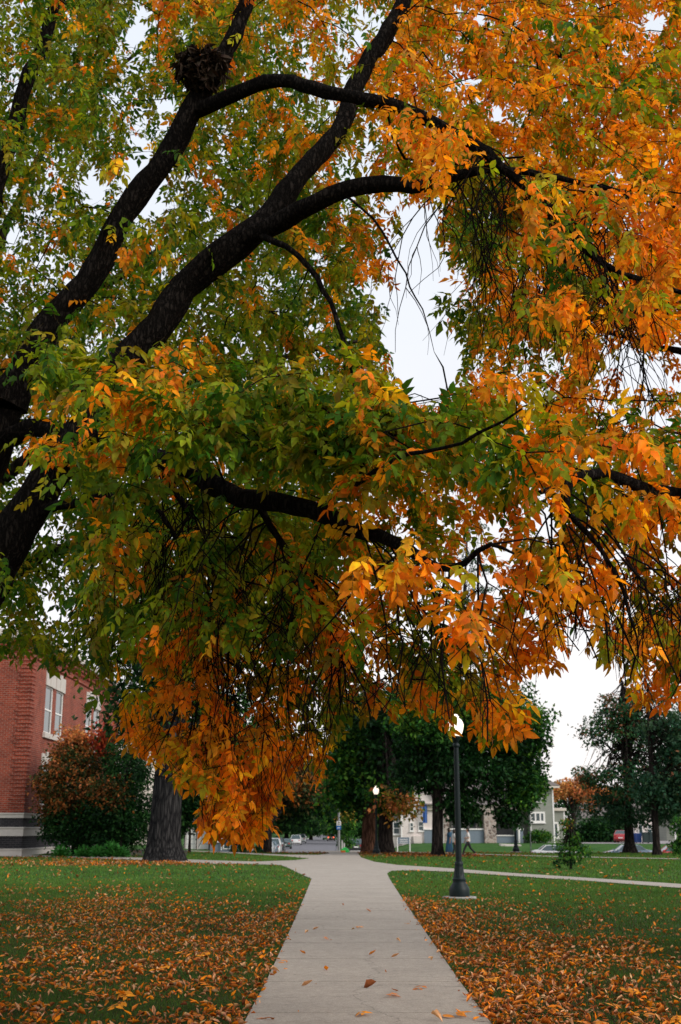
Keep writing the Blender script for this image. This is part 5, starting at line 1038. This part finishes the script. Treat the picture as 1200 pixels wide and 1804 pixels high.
# houses behind the right-hand trees
for (a, c, Y, yt, mat, nm, lab, cat_) in ((1118, 1172, 190, 1438, 'white_siding', 'far_house', 'white house glimpsed between the two right-hand trunks', 'house'), (1174, 1260, 175, 1436, 'grey_siding', 'far_house', 'grey house with white posts at the right edge behind the slim trunk', 'house'), (1030, 1075, 200, 1442, 'grey_siding', 'far_house', 'low far house roof over the hedge', 'house')):
    hx = pxm(a, Y); W = pxm(c, Y) - hx; zt2 = zof(yt, Y); h = thing(nm, lab, cat_, (hx, Y, 0), group='houses across the street at right'); w_ = MB(); w_.box(0, W, 0, 8, 0, zt2); w_.build('wall', M[mat], h); r_ = MB(); r_.prism([(-.4, zt2), (8.4, zt2), (4, zt2 + 2.6)], 'x', -.4, W + .4); r_.build('roof', M['roof'], h)
    for k in range(3): x_ = W * (.12 + .3 * k); window_y(h, x_, x_ + W * .15, .9, min(zt2 - .4, 2.3), -.05, M['white'])
    if a == 1174:
        for k in range(3): f_ = MB(); f_.box(W * .1 + k * W * .22, W * .1 + k * W * .22 + .16, -1.8, -1.64, 0, zt2 - .3); f_.build('post', M['white'], h)
        f_ = MB(); f_.box(0, W * .66, -2.0, -.001, zt2 - .3, zt2 - .05); f_.build('porch_roof', M['roof'], h)

# ------------------------------------------------------------------ lamps, poles, signs
M['green_iron'] = plain('dark green iron', (.004, .011, .013), .5, 0, 30, .2, .1, .25); M['galv'] = plain('galvanised steel', (.30, .31, .31), .5, .5, 20, .1)
m, t, b = new_mat('lit lamp globe'); b.inputs['Base Color'].default_value = (.9, .85, .78, 1); b.inputs['Emission Color'].default_value = (1.0, .82, .64, 1); b.inputs['Emission Strength'].default_value = .72; M['globe'] = m
def lamp(px, Y, label, basepy=None, z0=0.0, H=4.46):
    L = thing('street_lamp', label, 'lamp post', (xof(px, Y), Y, z0), group='lamp posts along the lawn'); s = H / 4.46
    c = MB(); c.lathe([(.42 * s, -.1), (.42 * s, .03), (.40 * s, .05)], n=28); c.build('footing', M['kerb'], L, smooth=True)
    b_ = MB(); b_.lathe([(.245, .051), (.25, .09), (.25, .20), (.235, .26), (.17, .36), (.155, .40), (.165, .43), (.165, .46), (.14, .49), (.125, .60), (.105, .74), (.098, .76), (.105, .79), (.105, .84), (.085, .87)], n=32, flute=(.48, .75)); b_.build('base', M['green_iron'], L, smooth=True)
    p = MB(); p.lathe([(.077, .87), (.072, 2.0), (.060, 3.62)], n=24); p.build('pole', M['green_iron'], L, smooth=True)
    f = MB(); f.lathe([(.062, 3.621), (.085, 3.66), (.085, 3.70), (.06, 3.73), (.07, 3.80), (.14, 3.88), (.145, 3.91)], n=24); f.build('collar', M['green_iron'], L, smooth=True)
    g_ = MB(); g_.lathe([(.12, 3.912), (.165, 4.0), (.195, 4.12), (.20, 4.20), (.17, 4.28), (.13, 4.335), (.085, 4.35), (.085, 4.40), (.06, 4.44), (.02, 4.46)], n=28); g_.build('globe', M['globe'], L, smooth=True)
    return L
gl = gnd(np.array([809.]), np.array([1583.]))[0]
lamp(807, gl[1], 'near dark green lamp post with a fluted base and lit globe, right of the path')
lamp(663, 85, 'farther lamp post with a lit globe in front of the pair of thick trunks'); lamp(908, 92, 'thin dark lamp post on the far lawn before the pale steps', z0=0.0)
Yp = 99; sp = thing('sign_pole', 'tall grey pole with a white and a blue sign at the road end', 'sign pole', (xof(597, Yp), Yp, -1.0)); zz = lambda py: zof(py, Yp) + 1.0
p = MB(); p.lathe([(.11, -.2), (.10, 2), (.085, zz(1405))], n=16); p.build('pole', M['galv'], sp, smooth=True)
s_ = MB(); s_.box(-.17, .17, -.135, -.115, zz(1454.5), zz(1446.5)); w = s_.build('white_sign', M['white'], sp, bevel=.01); k_ = MB(); k_.box(-.10, .10, -.142, -.137, zz(1453), zz(1452)); k_.box(-.10, .10, -.142, -.137, zz(1450.6), zz(1449.6)); k_.box(-.04, .05, -.142, -.137, zz(1449), zz(1447.6)); k_.build('print', M['dark'], w)
s_ = MB(); s_.box(-.18, .18, -.135, -.115, zz(1461.5), zz(1455)); w = s_.build('blue_sign', plain('blue sign paint', (.03, .14, .42), .5), sp, bevel=.01); k_ = MB(); k_.box(-.1, .1, -.142, -.137, zz(1459), zz(1457.8)); k_.build('print', M['white'], w)
s_ = MB(); s_.lathe([(.02, -.13), (.15, -.125), (.16, -.11), (.02, -.105)], (0, 0, zz(1421)), 18, axis='y'); s_.build('round_plate', M['cream'], sp)
def street_sign(px, Y, z0, h, lab, r=.3, col='white'):
    s = thing('street_sign', lab, 'sign', (xof(px, Y), Y, z0), group='street signs'); p = MB(); p.tube([(0, 0, -.1), (0, 0, h)], .035, 8); p.build('post', M['galv'], s, smooth=True)
    d = MB(); n = 8; d.prism([(r * math.cos((k + .5) * math.pi / 4), h - r + r * math.sin((k + .5) * math.pi / 4)) for k in range(n)], 'y', -.06, -.04); d.build('plate', M[col], s); return s
street_sign(443.5, 97, -.95, zof(1459, 97) + .95, 'octagonal sign seen from its pale back on a thin post left of the parked cars', .36, 'galv')
s = thing('marker_post', 'thin pale upright post on the lawn before the grey house', 'post', (xof(934, 92), 92, 0)); p = MB(); p.tube([(0, 0, 0), (0, 0, zof(1430, 92))], .04, 8); p.build('post', M['galv'], s); p = MB(); p.lathe([(.05, 0), (.06, .04), (.02, .08)], (0, 0, zof(1430, 92)), 10); p.build('cap', M['galv'], s)
Yy = 118; s = thing('yard_sign', 'blue-grey rectangular yard sign between white posts before the pale house', 'sign', (xof(711, Yy), Yy, float(zt(xof(711, Yy), Yy)))); hz = zof(1474.5, Yy) - float(zt(xof(711, Yy), Yy)); w_ = (xof(721, Yy) - xof(701, Yy)) / 2
p = MB(); p.box(-w_, w_, -.04, .04, hz - .62, hz - .03); pb_ = p.build('board', M['blue_grey'], s); k_ = MB(); [k_.box(-w_ * .7, w_ * .7, -.05, -.042, hz - .25 - .16 * i, hz - .20 - .16 * i) for i in range(3)]; k_.build('lettering', M['white'], pb_)
for k in (-w_ - .05, w_ + .05): p = MB(); p.box(k - .045, k + .045, -.045, .045, -.3, hz); p.build('post', M['white'], s)
# small things by the sign pole
g1 = float(zt(xof(603, 93), 93)); bri = plain('fluorescent green plastic', (.05, .75, .12), .5)
s = thing('barrier_bundle', 'bright green plastic bundle with an orange cap lying by the sign pole', 'barrier', (xof(608, 90.5), 90.5, 0)); p = MB(); p.lathe([(.30, 0), (.33, .08), (.24, .25), (.10, .36), (.03, .38)], n=14); p.build('cover', bri, s, smooth=True); p = MB(); p.box(-.3, .02, -.42, -.34, .0, .16); p.build('strap', plain('orange plastic', (.85, .20, .03), .5), s, bevel=.02)
for k, (px_, lab) in enumerate([(603.0, 'left of two short white marker posts by the sign pole'), (606.5, 'right of two short white marker posts by the sign pole')]):
    z0 = float(zt(xof(px_, 93), 93)); s = thing('marker_post', lab, 'post', (xof(px_, 93), 93, z0)); p = MB(); p.lathe([(.07, 0), (.06, .05), (.055, zof(1481 + k * 5, 93) - z0), (.02, zof(1480 + k * 5, 93) - z0)], n=10); p.build('post', M['white'], s, smooth=True); p = MB(); p.lathe([(.058, .3), (.06, .32), (.06, .36), (.058, .38)], n=10); p.build('band', M['blue_grey'], s)
# bins by the drive
def bin_(px, Y, lab, col, w=.62, h=1.05):
    b_ = thing('wheelie_bin', lab, 'bin', (xof(px, Y), Y, .03), group='bins by the drive'); p = MB(); V = [(-w * .42, -.3, .08), (w * .42, -.3, .08), (w * .42, .3, .08), (-w * .42, .3, .08), (-w / 2, -.36, h), (w / 2, -.36, h), (w / 2, .36, h), (-w / 2, .36, h)]
    p.add(V, [(3, 2, 1, 0), (4, 5, 6, 7), (0, 1, 5, 4), (1, 2, 6, 5), (2, 3, 7, 6), (3, 0, 4, 7)]); p.build('body', col, b_, bevel=.02); l_ = MB(); l_.box(-w / 2 - .03, w / 2 + .03, -.4, .4, h + .005, h + .08); l_.build('lid', col, b_, bevel=.02)
    for k in (-1, 1): w_ = MB(); w_.tube([(k * w * .36, .3, .1), (k * w * .46, .3, .1)], .1, 12); w_.build('wheel', M['dark'], b_)
blu = plain('blue plastic', (.02, .06, .22), .5); dk = plain('dark green plastic', (.015, .03, .03), .5)
bin_(1118, 148, 'left of the two blue bins behind the flared trunk', blu); bin_(1124, 147, 'right of the two blue bins behind the flared trunk', blu); bin_(1137, 146, 'left half of the wide dark bins beside the slim trunk', dk, .8, 1.15); bin_(1146, 146, 'right half of the wide dark bins beside the slim trunk', dk, .8, 1.15)

# ------------------------------------------------------------------ cars
M['tyre'] = plain('tyre rubber', (.012, .012, .012), .85); M['rim'] = plain('alloy rim', (.35, .35, .36), .35, .8); M['carglass'] = M['glass']
M['headlight'] = plain('headlight lens', (.7, .7, .7), .15); M['taillight'] = plain('tail light lens', (.35, .01, .01), .3); M['taillight_on'] = plain('lit tail light', (.5, .02, .01), .3, emis=(1, .12, .05), estr=2.5)
def paint(name, c): m = plain(name, c, .28, 0, 2, .02, 0, .5); m.node_tree.nodes['Principled BSDF'].inputs['Coat Weight'].default_value = .6; return m
KINDS = {'sedan': dict(L=4.6, W=1.8, hood=.98, belt=.92, roof=1.44, tr=1.03, x=[-2.3, -1.75, -1.05, .55, 1.0, 2.3][:], ws=(.95, .35), rw=(-1.75, -1.05)),
         'hatch': dict(L=4.1, W=1.75, hood=1.0, belt=.95, roof=1.48, tr=1.0, ws=(.95, .3), rw=(-2.0, -1.6)),
         'suv': dict(L=4.7, W=1.9, hood=1.12, belt=1.08, roof=1.75, tr=1.1, ws=(.95, .4), rw=(-2.28, -1.95))}
def car(kind, loc_, rz, pm, label, lit=False, group='cars parked along the street'):
    K = KINDS[kind]; hl, hw = K['L'] / 2, K['W'] / 2; c = thing('parked_car' if not lit else 'car', label, 'car', loc_, rz, group)
    xs = [-hl, -hl + .12, -hl + .5, K['rw'][1], -.3, K['ws'][0] - .1, K['ws'][0] + .3, hl - .7, hl - .12, hl]
    top = [K['belt'] - .25, K['tr'] - .06, K['tr'], K['belt'] + .03, K['belt'] + .02, K['belt'] + .02, K['hood'], K['hood'] - .10, K['hood'] - .22, K['hood'] - .42]
    wid = [.80, .92, .98, 1, 1, 1, 1, .98, .90, .76]; V = []; prof = [(.0, .20), (.86, .20), (.98, .30), (1.0, .55), (.985, .78), (.93, 1.0), (.0, 1.03)]
    for x_, t_, w_ in zip(xs, top, wid):
        ring = []
        for k_, (a, zf) in enumerate(prof):
            z_ = .20 if k_ < 2 else (.30 if k_ == 2 else .30 + (t_ - .30) * ((zf - .3) / .7)); ring.append((x_, a * w_ * hw, z_))
        V += ring + [(x_, -y_, z_) for (x_, y_, z_) in ring[1:-1][::-1]]
    n = 12; Fc = [(i * n + k, i * n + (k + 1) % n, (i + 1) * n + (k + 1) % n, (i + 1) * n + k) for i in range(len(xs) - 1) for k in range(n)] + [tuple(range(n)), tuple(range((len(xs) - 1) * n, len(xs) * n))[::-1]]
    b_ = MB(); b_.add(V, Fc); b_.build('body', pm, c, smooth=True)
    zb, zr = K['belt'] + .0, K['roof']; a, bq = K['ws']; d, e = K['rw']; wb, wr = hw * .93, hw * .72
    g_ = MB(); g_.add([(d, wb, zb), (a, wb, zb), (bq, wr, zr - .03), (e, wr, zr - .03), (d, -wb, zb), (a, -wb, zb), (bq, -wr, zr - .03), (e, -wr, zr - .03)], [(0, 1, 2, 3), (7, 6, 5, 4), (1, 5, 6, 2), (0, 3, 7, 4), (3, 2, 6, 7)]); g_.build('windows', M['carglass'], c)
    r_ = MB(); r_.add([(e - .02, wr + .02, zr - .04), (bq + .02, wr + .02, zr - .04), (bq + .02, -wr - .02, zr - .04), (e - .02, -wr - .02, zr - .04), (e + .1, wr - .1, zr), (bq - .1, wr - .1, zr), (bq - .1, -wr + .1, zr), (e + .1, -wr + .1, zr)], [(4, 5, 6, 7), (0, 1, 5, 4), (1, 2, 6, 5), (2, 3, 7, 6), (3, 0, 4, 7)])
    mid_ = (a + d) / 2 - .05
    for s_ in (1, -1):
        for (x0, x1) in ((a, bq), (mid_, mid_), (d, e)): r_.tube([(x0, s_ * (wb + .005), zb - .02), (x1, s_ * (wr + .01), zr - .03)], .035, 4)
    r_.build('roof', pm, c)
    for sx in (hl - .85, -hl + .85):
        for s_ in (1, -1):
            t_ = MB(); t_.lathe([(.20, s_ * (hw - .20)), (.31, s_ * (hw - .20)), (.33, s_ * (hw - .16)), (.33, s_ * (hw - .03)), (.31, s_ * (hw + .012)), (.20, s_ * (hw + .012))], (sx, 0, .33), 20, axis='y'); w_ = t_.build('wheel', M['tyre'], c, smooth=True)
            t_ = MB(); t_.lathe([(.20, s_ * (hw + .002)), (.19, s_ * (hw + .022)), (.06, s_ * (hw + .012)), (.02, s_ * (hw + .03))], (sx, 0, .33), 14, axis='y'); t_.build('rim', M['rim'], w_)
    for s_ in (1, -1):
        h_ = MB(); h_.box(hl - .14, hl + .005, s_ * hw * .5 - .17, s_ * hw * .5 + .17, K['hood'] - .44, K['hood'] - .30); h_.build('headlight', M['headlight'], c, bevel=.02)
        h_ = MB(); h_.box(-hl - .01, -hl + .14, s_ * hw * .66 - .13, s_ * hw * .66 + .13, K['tr'] - .36, K['tr'] - .18); h_.build('taillight', M['taillight_on' if lit else 'taillight'], c, bevel=.02)
        h_ = MB(); h_.box(a - .12, a + .06, s_ * (hw + .08) - .09, s_ * (hw + .08) + .09, zb + .02, zb + .15); h_.build('mirror', pm, c, bevel=.02)
    p_ = MB(); p_.box(-hl - .015, -hl + .02, -.26, .26, .52, .64); p_.build('number_plate', M['white'], c)
    p_ = MB(); p_.box(-hl - .02, -hl + .3, -hw * .8, hw * .8, .25, .40); p_.box(hl - .3, hl + .02, -hw * .75, hw * .75, .25, .42); p_.build('bumper', M['tyre'], c, bevel=.02)
    return c
zr_ = -1.183
whp, redp, dkp, silv, grp, bluep, pinkp = paint('white paint', (.6, .6, .6)), paint('red paint', (.42, .02, .025)), paint('black paint', (.02, .022, .025)), paint('silver paint', (.34, .36, .38)), paint('dark green paint', (.02, .05, .045)), paint('blue grey paint', (.11, .16, .21)), paint('warm pale paint', (.55, .42, .38))
Q = R(90)
car('sedan', (-7.9, 134, zr_), Q, silv, 'silver car nearest in the row parked at the left of the street'); car('sedan', (-7.9, 141, zr_), Q, bluep, 'blue-grey car second in the row parked left of the street'); car('suv', (-7.9, 149, zr_), Q, whp, 'white tall car third in the parked row left of the street')
car('suv', (-7.9, 158, zr_), Q, dkp, 'black tall car at the end of the near parked row'); car('sedan', (-8.1, 186, zr_), Q, grp, 'dark green car alone beyond the near parked row'); car('suv', (-8.0, 228, zr_), Q, whp, 'white car parked farther up the street, nearer of two'); car('suv', (-8.1, 262, zr_), Q, silv, 'pale car parked farther up the street, farther of two')
car('suv', (xof(583.5, 305), 305, zr_), Q, pinkp, 'pale car with lit red tail lights driving away up the road', True, 'cars on the road')
car('sedan', (xof(980, 112), 112, zr_), 0, whp, 'white car low behind the lawn edge beside the small young tree', group='cars on the cross street'); car('sedan', (xof(1101, 113), 113, zr_), math.pi, bluep, 'blue-grey car with pale roof behind the flared trunk', group='cars on the cross street'); car('hatch', (xof(1181, 108), 108, zr_), math.pi, redp, 'red car low behind the lawn edge at the right border', group='cars on the cross street')
car('sedan', (xof(1097, 152), 152, .03), R(70), redp, 'far red car parked by the bins left of the flared trunk', group='cars in the drive')
car('hatch', (xof(627, 150), 150, -1.0), Q, dkp, 'dark car parked right of the pavement behind the thick trunks', group='cars on the cross street')

# ------------------------------------------------------------------ people
M['skin'] = plain('skin', (.42, .22, .15), .55, 0, 8, .05); M['hair'] = plain('dark brown hair', (.02, .012, .008), .6); M['jeans'] = plain('blue denim', (.03, .09, .16), .85); M['black'] = plain('black cloth', (.012, .012, .014), .85); M['white_cloth'] = plain('white cloth', (.6, .56, .53), .85); M['shoe'] = plain('dark shoe', (.02, .015, .013), .6); M['red_shoe'] = plain('rust shoe', (.25, .05, .03), .6); M['eye'] = plain('eye', (.02, .015, .012), .3)
def skin_mesh(name, verts, edges, radii, mat, parent, sub=1, root=0):
    me = bpy.data.meshes.new(name); me.from_pydata(verts, edges, []); o = bpy.data.objects.new(name, me); COL.objects.link(o)
    md = o.modifiers.new('s', 'SKIN'); md.use_smooth_shade = True
    if not me.skin_vertices: me.attributes.new
    sv = me.skin_vertices[0].data if len(me.skin_vertices) else None
    if sv is None:
        bpy.context.view_layer.objects.active = o; bpy.ops.mesh.customdata_skin_add(); sv = me.skin_vertices[0].data
    for i, r in enumerate(radii): sv[i].radius = (r, r) if not hasattr(r, '__len__') else r
    sv[root].use_root = True; ss = o.modifiers.new('d', 'SUBSURF'); ss.levels = sub; ss.render_levels = sub
    dg = bpy.context.evaluated_depsgraph_get(); m2 = bpy.data.meshes.new_from_object(o.evaluated_get(dg)); bpy.data.objects.remove(o); m2.materials.clear(); m2.materials.append(mat)
    o = bpy.data.objects.new(name, m2); COL.objects.link(o); o.parent = parent; return o
def person(loc_, rz, label, stride=.25, arms=((.1, -.05), (-.1, .1)), top='white_cloth', bottom='black', dress=False, hair_long=True, H=1.7, bend=(.25, .25), shoe='shoe'):
    """faces +X; built joint by joint"""
    P = thing('person', label, 'person', loc_, rz, 'people walking on the far lawn'); s = H / 1.72; V = []; E = []; Rr = []
    def v(x_, y_, z_, r, p=None):
        V.append((x_ * s, y_ * s, z_ * s)); Rr.append(r * s if not hasattr(r, '__len__') else (r[0] * s, r[1] * s)); 
        if p is not None: E.append((p, len(V) - 1))
        return len(V) - 1
    pel = v(0, 0, .93, .100); w = v(.0, 0, 1.08, .105, pel); ch = v(.01, 0, 1.28, .108, w); nk = v(.0, 0, 1.45, .06, ch); n2 = v(.02, 0, 1.51, .052, nk); h1 = v(.035, 0, 1.57, .078, n2); h2 = v(.02, 0, 1.65, .082, h1); 
    legs = []
    for sd, ph in ((1, 1), (-1, -1)):
        st_ = stride * ph; hp = v(0, sd * .09, .88, .088, pel); kn = v(st_ * .55 + .03, sd * .095, .49, .058, hp); lift = .10 if ph < 0 and stride > .3 else 0
        an = v(st_ - (.12 if lift else 0), sd * .095, .09 + lift, .038, kn); heel = v(st_ - (.14 if lift else .02), sd * .095, .05 + lift, .034, an); toe = v(st_ + (.05 if lift else .14), sd * .10, .03 + lift * .4, .03, heel); legs.append((hp, kn, an, toe))
    ars = []
    for sd, (sw_, el) in zip((1, -1), arms):
        sh = v(0, sd * .165, 1.39, .046, ch); eb = v(sw_ * .6, sd * .24, 1.14, .042, sh); wr = v(sw_ * 1.1 + el, sd * .23, .93 + abs(el) * .9, .028, eb); dirv = Vector(V[wr]) - Vector(V[eb]); dirv.normalize(); up_ = Vector((0, sd, 0))
        side = Vector((1, 0, 0)) - dirv * dirv.x; side.normalize() if side.length > .05 else None
        hw_ = Vector(V[wr]) / s; pm_ = hw_ + dirv * .06; pi_ = v(*pm_, .030, wr); ars.append((sh, eb, wr))
        for k in range(4):
            ln = (.062, .072, .068, .052)[k]; q0 = pm_ + dirv * .04 + side * (.027 - .018 * k); q1 = q0 + dirv * ln * .6 - up_ * .012; q2 = q1 + dirv * ln * .4 - up_ * .02; a_ = v(*q0, .009, pi_); b2 = v(*q1, .008, a_); v(*q2, .007, b2)
        q0 = pm_ + side * .035 - dirv * .01; a_ = v(*q0, .011, pi_); v(*(q0 + dirv * .035 + side * .02), .009, a_)
    skin_mesh('body', V, E, Rr, M['skin'], P, 1)
    g = lambda i: V[i]
    # top: torso and sleeves; trousers or dress
    V.append((0, 0, .86 * s)); lowv = len(V) - 1; V.append((0, 0, 1.02 * s)); topv = len(V) - 1
    def sub(ids, edges, rad, nm, mt): skin_mesh(nm, [V[i] for i in ids], edges, [r * s for r in rad], M[mt], P, 1)
    (sA, eA, wA), (sB, eB, wB) = ars
    sub([lowv, w, ch, nk, sA, eA, sB, eB, pel], [(0, 8), (8, 1), (1, 2), (2, 3), (2, 4), (4, 5), (2, 6), (6, 7)], [.168, .160, .178, .08, .100, .070, .100, .070, .165], 'shirt', 'jeans' if dress else top)
    if dress:
        d = MB(); d.lathe([(.14 * s, 1.02 * s), (.19 * s, .85 * s), (.23 * s, .55 * s), (.27 * s, .28 * s), (.265 * s, .26 * s)], n=20); d.build('skirt', M['jeans'], P, smooth=True)
    else:
        (hA, kA, aA, tA), (hB, kB, aB, tB) = legs; sub([pel, hA, kA, aA, hB, kB, aB, topv], [(7, 0), (0, 1), (1, 2), (2, 3), (0, 4), (4, 5), (5, 6)], [.13, .105, .075, .055, .105, .075, .055, .11], 'trousers', bottom)
    for (hp, kn, an, toe) in legs: a_ = Vector(V[an]); t_ = Vector(V[toe]); sh_ = MB(); sh_.tube([a_ + Vector((-.05 * s, 0, -.045 * s)), (a_ + t_) / 2 + Vector((0, 0, -.01)), t_ + Vector((.03 * s, 0, 0))], [.048 * s, .05 * s, .036 * s], 10); sh_.build('shoe', M[shoe], P, smooth=True)
    hc = Vector((.025, 0, 1.625)) * s
    bmh = bmesh.new(); bmesh.ops.create_uvsphere(bmh, u_segments=20, v_segments=14, radius=1)
    for q_ in bmh.verts:
        c_ = q_.co.copy(); q_.co = Vector((c_.x * .105 - .02, c_.y * .092, c_.z * .125 + .012)) * s
        if c_.x > .25 and c_.z < .55: q_.co.x = min(q_.co.x, .02 * s)
        if hair_long and c_.z < -.1 and c_.x < .3: q_.co.z -= .12 * s * (-c_.z)
        q_.co += hc
    me = bpy.data.meshes.new('hair'); bmh.to_mesh(me); bmh.free(); me.materials.append(M['hair']); o = bpy.data.objects.new('hair', me); COL.objects.link(o); o.parent = P; me.polygons.foreach_set('use_smooth', np.ones(len(me.polygons), bool))
    f = MB(); f.tube([(.105 * s, 0, 1.635 * s), (.128 * s, 0, 1.598 * s), (.105 * s, 0, 1.588 * s)], [.008 * s, .014 * s, .01 * s], 8); f.build('nose', M['skin'], P, smooth=True)
    for sd in (1, -1):
        f = MB(); f.lathe([(.002 * s, -.008 * s), (.010 * s, 0), (.002 * s, .008 * s)], (.103 * s, sd * .032 * s, 1.63 * s), 8); f.build('eye', M['eye'], P)
        f = MB(); f.lathe([(.004 * s, -.03 * s), (.014 * s, -.01 * s), (.018 * s, .012 * s), (.004 * s, .03 * s)], (.02 * s, sd * .088 * s, 1.62 * s), 8); f.build('ear', M['skin'], P, smooth=True)
    f = MB(); f.box(.098 * s, .110 * s, -.022 * s, .022 * s, 1.557 * s, 1.566 * s); f.build('mouth', plain('lips', (.3, .09, .08), .5), P)
    return P
Yq = 78.8
person((xof(791, Yq), Yq, 0), R(20), 'person in a long blue dress walking beside the dark trunk', .16, ((.05, 0), (-.05, 0)), dress=True, H=1.68, shoe='red_shoe')
person((xof(800, Yq - .8), Yq - .8, 0), R(20), 'person in a pale top and black trousers half hidden by the lamp post', .18, ((.05, .12), (-.05, .0)), H=1.60)
person((xof(824, Yq - 1), Yq - 1, 0), R(178), 'person in a white shirt and black trousers striding, right of the lamp post', .36, ((-.1, .22), (.16, .0)), H=1.68, hair_long=False, shoe='red_shoe')

# far woods closing the view
rg = np.random.default_rng(90); n = 26000; a = rg.uniform(R(-62), R(62), n); rr_ = rg.uniform(430, 470, n); hgt = 9 + 5 * vnoise(a * 60, a * 0, 2.2, 3) + 3 * vnoise(a * 200, a * 0, 1.7, 5)
pos = np.stack([np.sin(a) * rr_, np.cos(a) * rr_, rg.random(n) * hgt], 1); kk = ~((np.abs(pos[:, 0] + 4) < 9)); pos = pos[kk]; n = len(pos)
V, Fc, C = place_templates(RH, pos, frames(rg.normal(size=(n, 3)), rg, .8), rg.uniform(1.4, 3.2, n), PAL['deep'][rg.integers(0, 4, n)] * 1.3, rg, .1)
tag(mesh_obj('woods', V, Fc, M['leaf_far'], colors=C), 'distant belt of dark trees beyond the houses', 'woods', kind='stuff')
